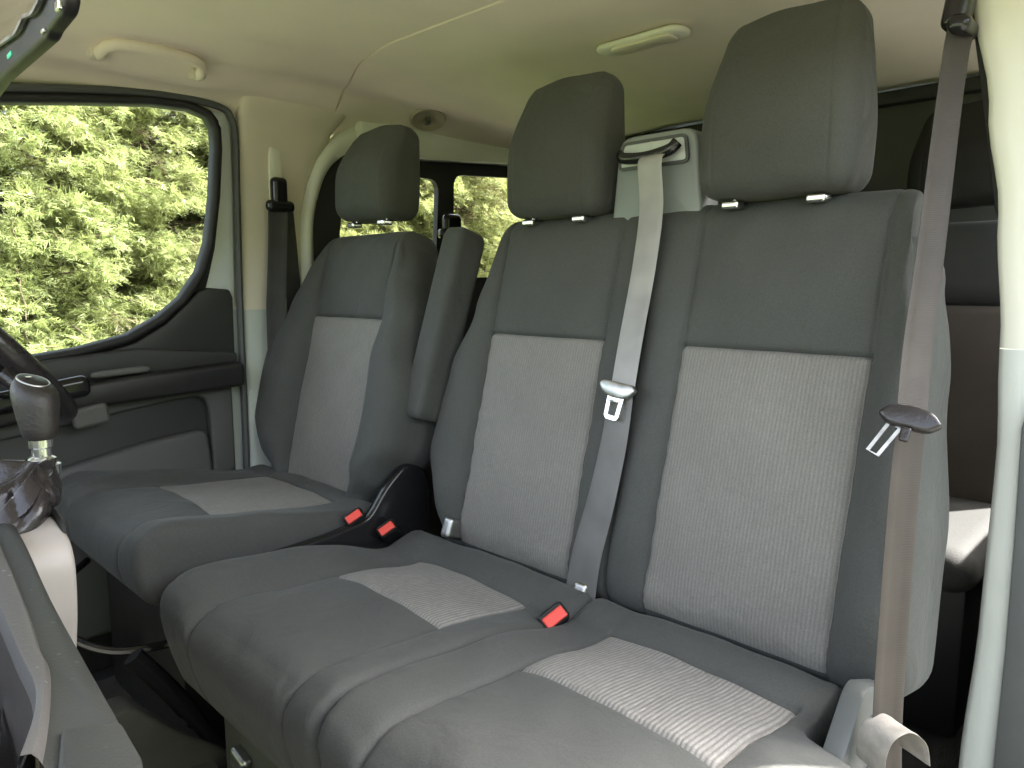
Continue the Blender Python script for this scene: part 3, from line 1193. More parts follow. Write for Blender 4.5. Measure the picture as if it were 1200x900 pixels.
def framed(polys_out, holes, x0, x1, nm, mt, parent):
    """flat plate with holes (2-D bridged through triangulation)"""
    bm = bmesh.new()
    edges = []
    for poly in [polys_out] + holes:
        vs = [bm.verts.new((x0, a, b)) for a, b in poly]
        for i in range(len(vs)):
            edges.append(bm.edges.new((vs[i - 1], vs[i])))
    r = bmesh.ops.triangle_fill(bm, use_beauty=True, use_dissolve=False, edges=edges)
    fs = [f for f in bm.faces]
    r = bmesh.ops.extrude_face_region(bm, geom=fs)
    ev = [e for e in r['geom'] if isinstance(e, bmesh.types.BMVert)]
    bmesh.ops.translate(bm, verts=ev, vec=(x1 - x0, 0, 0))
    bmesh.ops.recalc_face_normals(bm, faces=bm.faces)
    bm.verts.index_update()
    v = [q.co.copy() for q in bm.verts]
    f = [[q.index for q in g.verts] for g in bm.faces]
    bm.free()
    return obj(nm, v, f, M[mt], parent, smooth=False)


p1 = round_poly([(1.205, .98), (1.585, .98), (1.605, 1.300), (1.24, 1.290)], [.03, .03, .045, .05], 5)
p2 = round_poly([(1.665, .98), (2.22, .98), (2.22, 1.360), (1.672, 1.322)], [.03, .03, .05, .04], 5)
framed([(1.10, .58), (2.42, .58), (2.42, 1.40), (1.27, 1.366), (1.165, 1.30), (1.10, 1.17)], [p1, p2], SX - .034, SX - .012, 'frame', 'rubber', sw)
for p in (p1, p2):
    mb = MB()
    mb.slab([(a + (.004 if a > sum(q[0] for q in p) / len(p) else -.004), b) for a, b in p], YZ, SX - .026, SX - .021, 0)
    mb.build('pane', M['tint_glass'], sw, smooth=False)
mb = MB()
mb.slab(round_poly([(1.27, 1.342), (1.52, 1.348), (1.93, 1.381), (2.40, 1.41), (2.40, 1.465), (1.60, 1.45), (1.27, 1.43)], .008), YZ, SX - .01, SX + .040, .006)
mb.build('rail', M['trim_rail'], sw)
for k, y in enumerate((1.40, 1.56, 1.72)):
    pass
low = MB()
low.slab([(1.09, 0), (2.45, 0), (2.45, .60), (1.09, .60)], YZ, SX - .04, SX + .01, .005)
low.build('lower_panel', M['door_grey'], sw)

# passenger-side pillar, in the open doorway
pp_ = thing('door_pillar', (.82, 1.2, 0), 'pale cream and grey pillar of the open passenger doorway at the right edge', 'pillar')


def rpillar(z0, z1, mt, nm, ins=0.0, xs=None):
    rows = []
    n = 20
    for i in range(n + 1):
        z = z0 + (z1 - z0) * i / n
        xl = interp([(0, .762), (.2, .768), (.45, .778), (.70, .780), (.864, .772), (1.05, .756), (1.2, .733), (1.36, .703), (1.5, .66)], z) + ins
        xr = xl + .26
        prof = [(xl + .02, 1.40), (xl + .003, 1.30), (xl, 1.254), (xl + .0025, 1.2435), (xl + .010, 1.238), (xl + .03, 1.2355), (xr, 1.235), (xr, 1.40)]
        rows.append([(x, y, z) for x, y in prof])
    m = MB()
    m.grid(rows)
    return m.build(nm, M[mt], pp_, angle=50)


rpillar(.8605, 1.50, 'trim_cream', 'upper_trim')
rpillar(-.1, .8603, 'trim_pale', 'lower_trim', 0)
mb = MB()
mb.slab([(.816, -.1), (.818, .42), (.816, .58), (.812, .75), (.822, .80), (.90, .80), (.90, -.1)], XZ, 1.222, 1.234, .004)
mb.build('weatherstrip', M['side_grey'], pp_)
mb = MB()
mb.tube(smooth_path([(.757, 1.268, 1.045), (.731, 1.266, 1.2), (.700, 1.264, 1.36), (.66, 1.264, 1.48)], 6), [.002] + [.006] * 18, 8)
mb.build('trim_edge', M['rubber'], pp_)
rw = thing('side_wall', (.9, 1.8, 0), 'dark inner side wall beyond the passenger pillar', 'wall')
mb = MB()
mb.slab([(1.40, -.1), (2.45, -.1), (2.45, .92), (1.40, .92)], YZ, .93, .98, .004)
mb.slab([(1.40, 1.37), (2.45, 1.40), (2.45, 1.50), (1.40, 1.50)], YZ, .93, .98, .004)
mb.build('side_wall_panel', M['door_grey'], rw)

# bulkhead
bk = thing('bulkhead', (0, 2.35, 0), 'dark grey board closing off the back of the cabin under a black edge strip', 'partition')
mb = MB()
mb.slab([(-.95, .0), (.95, .0), (.95, 1.50), (-.95, 1.50)], XZ, 2.33, 2.37, .004)
mb.build('board', M['bulkhead'], bk)
mb = MB()
mb.slab(round_poly([(-.92, 1.462), (.92, 1.462), (.92, 1.50), (-.92, 1.50)], .008), XZ, 2.29, 2.329, .006)
mb.build('edge_strip', M['rubber'], bk)

# ------------------------------------------------------------------ roof lining, floor
def roof_z(x):
    a = abs(x)
    return interp([(0, 1.522), (.45, 1.518), (.62, 1.505), (.76, 1.475), (.86, 1.432), (.93, 1.385)], a)


def roof_sheet(y0, y1, dz, nm, label, lip=True, kx=1.0):
    xs = [-.94 + 1.88 * i / 80 for i in range(81)]
    rows = []
    ny = 40
    yy = [y0 + (y1 - y0) * j / ny for j in range(ny + 1)]
    def zz(x, y):
        z = roof_z(x) + dz
        # shallow pressed recesses keep the lining from being dead flat
        z += .006 * math.sin(x * 3.1 + .4) * math.sin(y * 4.3)
        return z
    def yy_(x, y, j):
        # the joint sweeps back towards the sides
        s = .07 * sstep(.45, .9, abs(x))
        return y + (s if (abs(y - 1.1) < .012) else 0) * 1
    for y in yy:
        w0 = sstep(y0 + .25, y0, y) if False else 0
        sw0 = .085 * sstep(.40, .92, 1) * 0
        r = []
        for x in xs:
            bend = .09 * sstep(.50, .93, abs(x))
            # blend the joint curve into the straight ends
            k = 1 - min(1, abs(y - 1.105) / .35)
            r.append((x, y + bend * max(0, k), zz(x, y)))
        rows.append(r)
    m = MB()
    m.grid(rows)
    # turned-up edge at the joint
    e = rows[-1] if lip == 'end' else rows[0]
    m.grid([[(p[0], p[1], p[2]) for p in e], [(p[0], p[1] + (.001 if lip == 'end' else -.001), p[2] + .006) for p in e],
            [(p[0], p[1] + (.004 if lip == 'end' else -.004), p[2] + .04) for p in e]])
    o = m.build(nm, M['headliner'], None, angle=50)
    tag(o, label, 'ceiling', kind='structure')
    return o


roof_sheet(-.30, 1.0975, .001, 'roof_lining', 'beige cloth roof lining over the front seats', 'end')
roof_sheet(1.1025, 2.34, -.001, 'roof_lining', 'beige cloth roof lining over the second row', 'start')
mb = MB()
xs = [-1.02 + 2.04 * i / 30 for i in range(31)]
mb.grid([[(x, y, roof_z(x) + .06) for x in xs] for y in (-.35, 2.5)])
tag(mb.build('roof', M['paint'], None), 'painted van roof above the lining', 'roof', kind='structure')
mb = MB()
mb.slab([(-1.0, -.35), (.98, -.35), (.98, 2.5), (-1.0, 2.5)], XY, -.06, 0, .004)
tag(mb.build('floor', M['carpet'], None), 'dark cab floor', 'floor', kind='structure')
# outer skin so that no light leaks in behind the trim
sill = MB()
sill.slab([(-1.0, 0), (-.915, 0), (-.915, .11), (-1.0, .11)], XZ, -.35, 2.4, .01)
tag(sill.build('sill', M['carpet'], None), 'dark sill of the driver doorway', 'sill', kind='structure')
skin = thing('van_body', (0, 2.5, 0), 'painted outer skin of the van behind the trim', 'van body')
mb = MB()
mb.slab([(1.05, -.3), (2.5, -.3), (2.5, .93), (1.05, .93)], YZ, -1.02, -.99, .004)
mb.slab([(1.36, -.3), (2.5, -.3), (2.5, .93), (1.36, .93)], YZ, .99, 1.02, .004)
mb.slab([(-1.0, -.3), (1.0, -.3), (1.0, 1.55), (-1.0, 1.55)], XZ, 2.45, 2.5, .004)
mb.build('outer_panel', M['paint'], skin, smooth=False, angle=None)

# grab handle
gh = thing('grab_handle', (-.80, .66, 1.46), "beige folding grab handle on the roof above the driver's window", 'handle')
mb = MB()
hp = smooth_path([(-.812, .56, 1.452), (-.79, .56, 1.452), (-.765, .568, 1.460), (-.748, .595, 1.466), (-.743, .66, 1.468), (-.748, .735, 1.466), (-.765, .768, 1.460), (-.79, .777, 1.450), (-.812, .777, 1.450)], 6)
mb.tube(hp, .0125, 12, sx=.9)
mb.build('grip', M['headliner'], gh)
for y in (.56, .777):
    mb = MB()
    mb.rbox((-.812, y, 1.452), (.034, .036, .024), .009)
    mb.build('mount', M['trim_beige'], gh)

# coat hook in its dished recess
ch = thing('coat_hook', (-.79, 1.48, 1.46), 'small beige coat hook in a round dished recess of the roof edge', 'coat hook')
mb = MB()
rows = []
ctr = Vector((-.79, 1.47, 1.452))
nrm = Vector((.55, -.1, -.83)).normalized()
t1 = nrm.cross(Vector((0, 1, 0))).normalized()
t2 = nrm.cross(t1)
for r, h in [(.062, -.004), (.056, .004), (.046, .001), (.035, -.004), (.02, -.008), (.002, -.009)]:
    rows.append([ctr + (t1 * math.cos(a) * .75 + t2 * math.sin(a)) * r + nrm * h for a in [2 * math.pi * k / 24 for k in range(24)]])
mb.grid(rows, close=True)
mb.build('dish', M['dish_beige'], ch)
mb = MB()
mb.tube(smooth_path([ctr + nrm * -.006, ctr + nrm * .012 + t2 * .004, ctr + nrm * .018 + t2 * .02], 5), [.008] * 10 + [.007], 8)
mb.build('hook', M['pedestal'], ch)

# dome lamp
dl = thing('dome_lamp', (.0, 1.45, 1.5), 'oblong cream roof lamp between the two passenger headrests', 'lamp')
mb = MB()
mb.rbox((-.015, 1.47, 1.508), (.235, .075, .022), (.03, .03, .010))
mb.build('frame', M['trim_cream'], dl)
mb = MB()
mb.rbox((-.005, 1.462, 1.497), (.165, .05, .012), (.018, .018, .005))
mb.build('lens', M['lamp_lens'], dl)

# ------------------------------------------------------------------ dashboard, gear lever, wheel, mirror
ds = thing('dashboard', (.3, .05, 0), 'dusty dark dashboard end with an open storage tray in the near left corner', 'dashboard')
edge = [(-.45, .20, .70), (-.07, .183, .685), (.107, .17, .684), (.29, .151, .682), (.426, .140, .680), (.548, .130, .680), (.583, .125, .678), (.70, .09, .676)]
edge = smooth_path(edge, 5)
inner = smooth_path([(-.45, .172, .70), (-.05, .160, .686), (.107, .148, .683), (.24, .136, .683), (.353, .124, .683), (.40, .118, .683), (.448, .113, .683), (.547, .085, .682), (.66, .04, .68)], 5)
inner2 = smooth_path([(-.45, .15, .695), (-.05, .142, .684), (.107, .130, .682), (.21, .118, .681), (.316, .109, .681), (.40, .103, .681), (.475, .097, .681), (.536, .075, .681), (.64, .025, .68)], 5)
n = min(len(edge), len(inner))
rows = [[(p[0], p[1] + .004, .30) for p in edge[:n]], [(p[0], p[1] + .002, .60) for p in edge[:n]], [(p[0], p[1] + .001, p[2] - .012) for p in edge[:n]],
        [(p[0], p[1] - .001, p[2] - .003) for p in edge[:n]], [(p[0], p[1] - .005, p[2]) for p in edge[:n]],
        [(p[0] * .5 + q[0] * .5, p[1] * .5 + q[1] * .5, p[2] * .5 + q[2] * .5 + .001) for p, q in zip(edge[:n], inner[:n])],
        [tuple(q) for q in inner[:n]]]
mb = MB()
mb.grid(rows)
mb.build('top_panel', M['dash'], ds, angle=45)
rows = [[tuple(q + Vector((0, 0, .0))) for q in inner[:n]], [tuple(q + Vector((0, -.002, .005))) for q in inner[:n]],
        [tuple(q * .6 + w * .4 + Vector((0, 0, .007))) for q, w in zip(inner[:n], inner2[:n])],
        [tuple(q * .15 + w * .85 + Vector((0, 0, .006))) for q, w in zip(inner[:n], inner2[:n])],
        [tuple(w) for w in inner2[:n]], [tuple(w + Vector((0, -.001, -.006))) for w in inner2[:n]]]
mb = MB()
mb.grid(rows)
mb.build('tray_rim', M['dash_light'], ds, angle=45)
mb = MB()
mb.grid([[tuple(w + Vector((0, .001, -.005))) for w in inner2[:n]], [tuple(w + Vector((0, -.002, -.03))) for w in inner2[:n]],
         [tuple(w + Vector((.0, -.004, -.105))) for w in inner2[:n]]])
mb.slab([(-.45, -.25), (.75, -.25), (.75, .04), (.60, .05), (.536, .075), (.475, .097), (.316, .109), (.107, .13), (-.45, .15)], XY, .55, .58, .003)
mb.build('storage_tray', M['dark_brown'], ds)
mb = MB()
mb.tube(smooth_path([(.30, .10, .60), (.36, .088, .602), (.43, .07, .60)], 5), .006, 8)
mb.tube(smooth_path([(.30, .085, .592), (.37, .072, .594), (.44, .055, .592)], 5), .006, 8)
mb.build('holder_clip', M['steel'], ds)
mb = MB()
mb.slab([(-.9, -.35), (.8, -.35), (.8, -.28), (-.9, -.28)], XY, .2, .72, .01)
mb.build('dash_back', M['dash'], ds)
# corner cap at the passenger end
cp = MB()
cp.slab(round_poly([(.522, .1005), (.540, .1285), (.585, .125), (.72, .088), (.72, .05), (.60, .078)], .004), XY, .60, .6855, .003)
cp.build('end_cap', M['dash'], ds)

gl = thing('gear_lever', (-.03, .22, .6), 'gear lever with a dark leather knob, bright steel neck and crumpled black boot', 'gear lever')
kc = Vector((-.05, .226, .80))
mb = MB()
rows = []
kp = [(.010, -.042), (.0175, -.041), (.0215, -.036), (.0240, -.025), (.0265, -.010), (.0286, .004), (.0294, .013), (.0288, .020), (.0265, .0265), (.0225, .0315), (.0185, .0340)]
def ring(c, rx, ry, n=28, tilt=0):
    return [c + Vector((math.cos(a) * rx, math.sin(a) * ry, tilt * math.cos(a - .6))) for a in [2 * math.pi * k / n for k in range(n)]]
for r, h in [(q_ * .93, g_ * .96) for q_, g_ in kp]:
    rows.append(ring(kc + Vector((-.18 * h, 0, h)), r, r * .95, tilt=-.007 * sstep(-.02, .03, h)))
mb.grid(rows, close=True)
kn = mb.build('knob', M['knob'], gl)
mb = MB()
mb.tube(ring(kc + Vector((-.0060, 0, .0326)), .0176, .0168, tilt=-.007), .0014, 8, closed=True)
mb.build('cap_ring', M['steel'], kn)
mb = MB()
mb.grid([ring(kc + Vector((-.0055, 0, h)), r, r * .95, tilt=-.007 * r / .0176) for r, h in [(.0176, .0325), (.016, .0345), (.013, .0358), (.009, .0368), (.004, .0373), (.0005, .0374)]], close=True)
mb.build('shift_plate', M['black_plastic'], kn)
mb = MB()
mb.rbox(kc + Vector((-.003, -.006, .0385)), (.010, .006, .001), .0004)
mb.build('gear_mark', M['chrome'], kn)
mb = MB()
rows = []
for z, r in [(.665, .012), (.70, .012), (.702, .016), (.712, .017), (.715, .0205), (.727, .0205), (.729, .017), (.735, .016), (.738, .011), (.748, .011), (.75, .0135), (.762, .0135)]:
    rows.append(ring(Vector((-.047, .2262, z)), r, r, 16))
mb.grid(rows, close=True)
mb.build('shaft', M['chrome'], gl)
# boot: a crumpled leather skirt from the neck down to the console top
mb = MB()
rows = []
for i in range(40):
    t = i / 39
    row = []
    for k in range(96):
        a = 2 * math.pi * k / 96
        e = t ** .75
        rx, ry = .017 + .083 * e, .017 + .034 * e
        w_ = math.sin(t * math.pi) ** .8
        crease = (abs(math.sin(2.5 * a + 3.1 * t + .4)) ** .5 * .20 + abs(math.sin(4 * a - 5 * t + 1.1)) ** .5 * .14 + .06 * math.sin(9 * a + 13 * t)) * w_ - .14 * w_
        x = -.046 * (1 - e) - .052 * e + rx * math.cos(a) * (1 + crease)
        y = .225 * (1 - e) + .178 * e + ry * math.sin(a) * (1 + crease)
        top_z = .678 - .10 * max(0, -x - .02) - .25 * max(0, x - .02)
        z = .735 * (1 - t) + top_z * t + .018 * w_ * math.sin(3 * a + 1) * (1 - t * .5) + .008 * w_ * math.sin(7 * a + 8 * t)
        row.append((x, y, z))
    rows.append(row)
mb.grid(rows, close=True)
mb.build('boot', M['leather'], gl)

cs = thing('gear_console', (-.05, .2, 0), 'pale pinkish gear lever console behind the dashboard edge', 'console')
mb = MB()
cpoly = [(-.32, .645), (-.02, .677), (.04, .674), (.078, .66), (.090, .635), (.085, .58), (.05, .48), (.0, .30), (-.32, .30)]
mb.slab(round_poly(cpoly, [.01, .02, .03, .03, .03, .03, .03, .02, .01]), XZ, .150, .222, .010, 3)
mb.build('console_body', M['pale_trim'], cs)
mb = MB()
tp = smooth_path([(-.30, .222, .646), (-.16, .222, .662), (-.02, .222, .676), (.04, .221, .673), (.060, .219, .665)], 6)
mb.tube(tp, [.005] * (len(tp) - 6) + [.005 - .0007 * k for k in range(6)], 8)
mb.build('boot_rim', M['rubber'], cs)

sw_ = thing('steering_wheel', (-.56, .16, .8), 'dark leather steering wheel rim at the left edge behind the gear knob', 'steering wheel')
wc = Vector((-.59, .258, .857))
wn = Vector((0, .766, .643)).normalized()
w1 = Vector((1, 0, 0))
w2 = wn.cross(w1).normalized()
mb = MB()
mb.tube([wc + (w1 * math.cos(a) + w2 * math.sin(a)) * .19 for a in [2 * math.pi * k / 72 for k in range(72)]], .021, 14, closed=True)
mb.build('rim', M['leather'], sw_)
for a in (200, 340, 90 if False else 270):
    mb = MB()
    d_ = w1 * math.cos(R(a)) + w2 * math.sin(R(a))
    mb.tube([wc + d_ * .05 - wn * .02, wc + d_ * .12 - wn * .012, wc + d_ * .178], [.024, .018, .014], 10, sx=.6)
    mb.build('spoke', M['black_plastic'], sw_)
mb = MB()
Q = Matrix((w1, w2, wn)).transposed()
mb.rbox(wc - wn * .02, (.15, .12, .05), .025, Q)
mb.build('hub', M['black_plastic'], sw_)
mb = MB()
mb.tube([wc - wn * .04, wc - wn * .25], .04, 14)
mb.build('column', M['black_plastic'], sw_)

im = thing('rear_view_mirror', (-.05, .25, 1.28), 'glossy black rear-view mirror with a tiny green lamp, cut off by the top left corner', 'mirror')
mp_ = round_poly([(-.32, 1.205), (-.19, 1.219), (.038, 1.221), (.052, 1.226), (.108, 1.231), (.124, 1.246), (.115, 1.31), (-.10, 1.37), (-.32, 1.41)], [.02, .02, .006, .006, .02, .02, .03, .02, .02], 6)
mb = MB()
mb.slab(mp_, XZ, .245, .262, .006, 3)
mb.build('mirror_housing', M['black_plastic'], im)
mb = MB()
gp = round_poly([(-.31, 1.262), (-.153, 1.253), (-.057, 1.247), (-.030, 1.252), (-.018, 1.256), (.021, 1.250), (.052, 1.256), (.088, 1.268), (.07, 1.31), (-.10, 1.35), (-.31, 1.38)], [.01, .02, .01, .008, .008, .01, .01, .02, .02, .02, .02], 5)
mb.slab(gp, XZ, .240, .2448, .0015)
mb.build('mirror_glass', M['mirror'], im)
mb = MB()
mb.sweep([(a_, .241, b_) for a_, b_ in gp], [(-.002, 0), (-.002, .003), (.002, .003), (.002, 0)], (0, -1, 0), closed=True)
mb.build('glass_rim', M['steel'], im)
mb = MB()
mb.rbox((-.114, .2445, 1.2355), (.020, .003, .006), .0014, Matrix.Rotation(R(-3), 3, 'Y'))
mb.build('indicator_lamp', M['green'], im)
mb = MB()
mb.rbox((.102, .2445, 1.2395), (.016, .005, .011), .0024)
mb.build('button', M['chrome'], im)
mb = MB()
mb.rbox((.040, .2445, 1.2285), (.012, .004, .005), .0018)
mb.build('slot', M['steel'], im)
mb = MB()
mb.tube([(-.12, .2, 1.34), (-.14, .12, 1.42), (-.16, .05, 1.50)], .014, 10)
mb.build('stem', M['gloss_black'], im)

# ------------------------------------------------------------------ floor things
hbk = thing('handbrake_lever', (-.35, .45, 0), 'black handbrake lever in the dark gap between the seats', 'handbrake')
mb = MB()
mb.tube(smooth_path([(-.32, .60, .02), (-.325, .54, .06), (-.33, .50, .13), (-.33, .455, .21), (-.335, .40, .295)], 6), [.014] * 14 + [.018] * 11, 10, sx=.7)
mb.build('lever', M['gloss_black'], hbk)
mb = MB()
mb.slab(round_poly([(.30, .0), (.60, .0), (.54, .06), (.46, .13), (.385, .215), (.345, .21), (.30, .10)], .03), YZ, -.375, -.31, .02, 4)
mb.build('gaiter', M['mat_brown'], hbk)
mb = MB()
mat_rows = []
for j in range(20):
    y = .20 + .32 * j / 19
    mat_rows.append([(-.85 + .62 * i / 24, y, .012 + .05 * math.exp(-((-.85 + .62 * i / 24 + .38) / .13) ** 2) + .004 * math.sin(i * 1.7 + j)) for i in range(25)])
mb.grid(mat_rows)
tag(mb.build('floor_mat', M['mat_brown'], None), 'brownish floor mat humped over the tunnel under the driver seat', 'floor mat')

# ------------------------------------------------------------------ outdoors
mb = MB()
g = []
for i in range(41):
    for_y = -1500 + 3000 * i / 40
    g.append([(-1500 + 3000 * j / 40, for_y, -.62) for j in range(41)])
mb.grid(g)
tag(mb.build('ground', M['grass'], None), 'grassy ground outside the van', 'ground', kind='structure')
mb = MB()
mb.slab([(-2.6, -6), (9, -6), (9, 8), (-2.6, 8)], XY, -.614, -.606, 0)
tag(mb.build('gravel_drive', M['gravel'], None), 'pale gravel drive under the van', 'drive', kind='structure')


mb = MB()  # bank added out of view to cut side light through the doorway
brow = []
for i in range(25):
    t = i / 24
    brow.append([(4.6 + 5 * t + .25 * math.sin(j * .7), -12 + 24 * j / 40, -.61 + 3.0 * sstep(0, .55, t) + .12 * math.sin(j * 1.3 + i)) for j in range(41)])
mb.grid(brow)
tag(mb.build('light_blocking_bank', M['grass'], None), 'added unseen grassy bank blocking light beyond the open passenger doorway', 'bank', kind='structure')


def spray_template(rng, n, L, droop):
    """a small feathery conifer branchlet: uneven leaflets either side of a stem"""
    quads = []
    for i in range(n):
        t = (i + .3 * rng.random()) / n
        x = L * (.05 + .9 * t)
        for s in (-1, 1):
            ll = L * (.50 * (1 - t) + .16) * (.6 + .7 * rng.random())
            ang = s * R(30 + 34 * rng.random())
            d = np.array([math.cos(ang), math.sin(ang), rng.normal(-.1, .28)])
            p = np.array([x, 0, -droop * L * t * t])
            wv = np.array([-math.sin(ang), math.cos(ang), rng.normal(0, .5)]) * (.0030 + .0022 * rng.random())
            quads.append([p - wv * .4, p + wv * .6, p + d * ll + wv * .25, p + d * ll - wv * .25])
    w = np.array([0, .0016, 0])
    e = np.array([L * 1.1, 0, -droop * L])
    quads.append([-w, w, e + w * .3, e - w * .3])
    return np.array(quads)                                    # (q, 4, 3)


_tr = np.random.default_rng(5)
TEMPL = [spray_template(_tr, 6, .060 + .026 * _tr.random(), .1 + .4 * _tr.random()) for _ in range(6)]


def crown_mesh(name, n_branch, height, radius, seed):
    rng = np.random.default_rng(seed)
    P_, D_ = [], []
    limbs = MB()
    for b in range(n_branch):
        h = .1 + (height - .15) * (b + rng.random()) / n_branch
        az = rng.random() * 2 * math.pi
        k = 1 - (h / height) ** 1.6 * .75
        ln = radius * k * (.60 + .55 * rng.random())
        droop = .15 + .5 * rng.random()
        m = 9
        pts = []
        for i in range(m + 1):
            t = i / m
            r = ln * t
            z = h + .22 * ln * t - droop * ln * t * t * .8
            pts.append(np.array([math.cos(az) * r, math.sin(az) * r, z]) + rng.normal(0, .012, 3))
        pts = np.array(pts)
        limbs.tube([tuple(p) for p in pts], [.009 * (1 - .8 * i / m) + .0015 for i in range(m + 1)], 4, caps=False)
        ns = int(78 * ln) + 18
        t = np.minimum(1, .25 + .78 * rng.random(ns) ** .75)
        f = t * m
        i = np.minimum(f.astype(int), m - 1)
        p = pts[i] + (pts[i + 1] - pts[i]) * (f - i)[:, None]
        # side twigs carry the sprays away from the limb
        out = np.array([math.cos(az), math.sin(az), 0])
        sd = np.array([-math.sin(az), math.cos(az), 0])
        lat = rng.normal(0, .085, ns) * (1.2 - t * .6)
        p = p + sd * lat[:, None] + out * np.abs(lat)[:, None] * .5 + np.array([0, 0, 1.0]) * rng.normal(-.015, .03, ns)[:, None]
        d = out * (.5 + .5 * rng.random(ns))[:, None] + sd * (np.sign(lat) * .5 + rng.normal(0, .5, ns))[:, None] + np.array([0, 0, 1.0]) * rng.normal(-.1, .4, ns)[:, None]
        P_.append(p)
        D_.append(d)
    P = np.concatenate(P_)
    D = np.concatenate(D_)
    D /= np.linalg.norm(D, axis=1)[:, None]
    up = np.array([0, 0, 1.0]) + rng.normal(0, .6, P.shape)
    Y = np.cross(up, D)
    Y /= np.linalg.norm(Y, axis=1)[:, None]
    Z = np.cross(D, Y)
    sc = (.7 + .8 * rng.random(len(P)))[:, None, None]
    Rm = np.stack([D, Y, Z], 1) * sc
    which = rng.integers(0, len(TEMPL), len(P))
    qs = []
    for w_, T in enumerate(TEMPL):
        sel = which == w_
        qs.append((np.einsum('qvi,nij->nqvj', T, Rm[sel]) + P[sel][:, None, None, :]).reshape(-1, 4, 3))
    Q = np.concatenate(qs)
    nq = Q.shape[0]
    me = bpy.data.meshes.new(name)
    me.vertices.add(nq * 4)
    me.vertices.foreach_set('co', Q.reshape(-1).astype(np.float32))
    me.loops.add(nq * 4)
    me.loops.foreach_set('vertex_index', np.arange(nq * 4, dtype=np.int32))
    me.polygons.add(nq)
    me.polygons.foreach_set('loop_start', np.arange(0, nq * 4, 4, dtype=np.int32))
    me.polygons.foreach_set('loop_total', np.full(nq, 4, dtype=np.int32))
    me.update()
    return me, limbs


variants = []
for i, (seed, lf) in enumerate([(3, 'leaf_a'), (8, 'leaf_b'), (21, 'leaf_a')]):
    me, limbs = crown_mesh('crown', 520, 4.3, 1.5, seed)
    me.materials.append(M[lf])
    limbs.tube([(0, 0, -.1), (.02, .01, 1.2), (-.02, .0, 2.6), (0, 0, 4.1)], [.075, .06, .035, .01], 10)
    tm = bpy.data.meshes.new('trunk')
    tm.from_pydata(limbs.v, [], limbs.f)
    for p in tm.polygons:
        p.use_smooth = True
    tm.materials.append(M['bark'])
    variants.append((me, tm))
spots = [(-6.3, .2, 0), (-6.1, 1.45, 1), (-6.4, 2.6, 2), (-6.2, 3.8, 0), (-6.4, 5.0, 1), (-6.3, 6.2, 2), (-6.5, 7.5, 0), (-6.4, 8.8, 1),
         (-7.6, .9, 2), (-7.7, 3.5, 1), (-7.9, 5.6, 0), (-7.8, 8.0, 2), (-6.6, -1.1, 2)]
tl = ["yellow-green feathery conifer behind the steering wheel, at the front edge of the driver's window",
      "yellow-green feathery conifer in the middle of the driver's window",
      "feathery conifer beside the black rear edge of the driver's window",
      "feathery conifer hidden by the beige pillar, just behind the driver's window",
      'feathery conifer behind the dark front end of the side window frame',
      'feathery conifer filling the smaller rear side pane, below the driver headrest',
      'feathery conifer filling the larger rear side pane, left of the middle headrest',
      'feathery conifer beyond the larger rear side pane, behind the middle headrest',
      "back-row conifer seen through the front half of the driver's window",
      "back-row conifer seen at the rear edge of the driver's window",
      'back-row conifer behind the smaller rear side pane',
      'back-row conifer behind the larger rear side pane',
      "conifer standing ahead of the driver's window, beyond the steering wheel"]
for (x, y, k), lb in zip(spots, tl):
    t = thing('conifer_tree', (x, y, -.62), lb, 'tree', 'conifers along the drive')
    t.rotation_euler = (0, 0, random.random() * 6.28)
    s = .95 + .15 * random.random()
    t.scale = (s, s, s * (.95 + .1 * random.random()))
    for nm, me in (('crown', variants[k][0]), ('trunk', variants[k][1])):
        o = bpy.data.objects.new(nm, me)
        COL.objects.link(o)
        o.parent = t

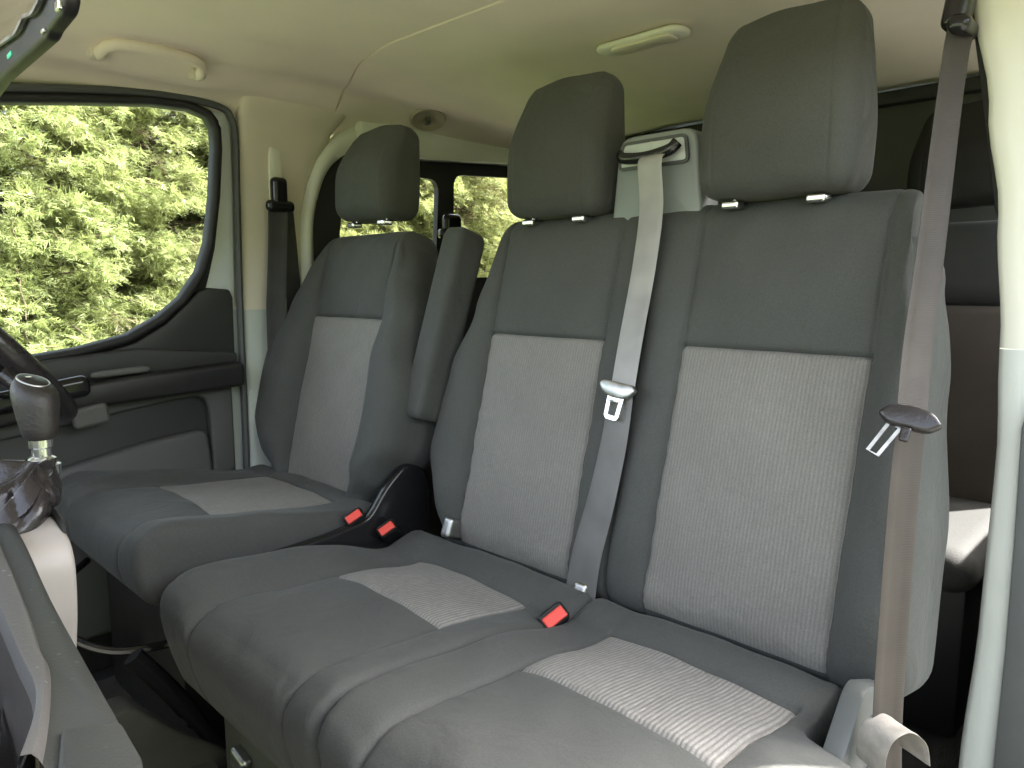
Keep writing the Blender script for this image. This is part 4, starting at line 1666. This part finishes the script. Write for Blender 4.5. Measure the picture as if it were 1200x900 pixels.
# ------------------------------------------------------------------ light
w = bpy.data.worlds.new('World')
scene.world = w
w.use_nodes = True
nt = w.node_tree
bg = nt.nodes['Background']
sky = nt.nodes.new('ShaderNodeTexSky')
sky.sky_type = 'NISHITA'
sky.sun_disc = False
sd = Vector((.36, .58, .73)).normalized()          # towards the sun
el = math.asin(sd.z)
az = math.atan2(sd.x, sd.y)
sky.sun_elevation = el
sky.sun_rotation = az
sky.air_density = 1.0
sky.dust_density = 5.0
hs = nt.nodes.new('ShaderNodeHueSaturation')
hs.inputs['Saturation'].default_value = .45
nt.links.new(sky.outputs[0], hs.inputs['Color'])
nt.links.new(hs.outputs[0], bg.inputs['Color'])
bg.inputs['Strength'].default_value = .15
sun = bpy.data.lights.new('sun', 'SUN')
sun.energy = 3.7
sun.angle = R(.6)
sun.color = (1, .97, .92)
so = bpy.data.objects.new('sun', sun)
COL.objects.link(so)
so.rotation_euler = sd.to_track_quat('Z', 'Y').to_euler()

# ------------------------------------------------------------------ camera
Fpx, hz = 850.0, 115.0
pitch = math.atan(hz / Fpx)
fc = Fpx * math.cos(pitch) + hz * math.sin(pitch)
ang = math.atan2(880, fc)
rt_ = Vector((math.sin(ang), math.cos(ang), 0))
fw = Vector((-math.cos(ang), math.sin(ang), 0)) * math.cos(pitch) + Vector((0, 0, -math.sin(pitch)))
upv = rt_.cross(fw)
cam = bpy.data.cameras.new('camera')
cam.sensor_width = 36
cam.lens = Fpx / 1200 * 36
cam.clip_start = .02
cam.clip_end = 4000
co = bpy.data.objects.new('camera', cam)
COL.objects.link(co)
mw = Matrix((rt_, upv, -fw)).transposed().to_4x4()
mw.translation = Vector((1.0, 0, .95))
co.matrix_world = mw
scene.camera = co

vs = scene.view_settings
scene.display_settings.display_device = 'sRGB'
vs.view_transform = 'Standard'
vs.look = 'None'
vs.exposure = 3.2
vs.gamma = 1
scene.render.engine = 'CYCLES'
cy = scene.cycles
cy.use_denoising = True
try:
    cy.denoiser = 'OPENIMAGEDENOISE'
except Exception:
    pass
cy.max_bounces = 10
cy.diffuse_bounces = 6
cy.glossy_bounces = 4
cy.transparent_max_bounces = 12
cy.sample_clamp_indirect = 6
cy.caustics_reflective = False
cy.caustics_refractive = False
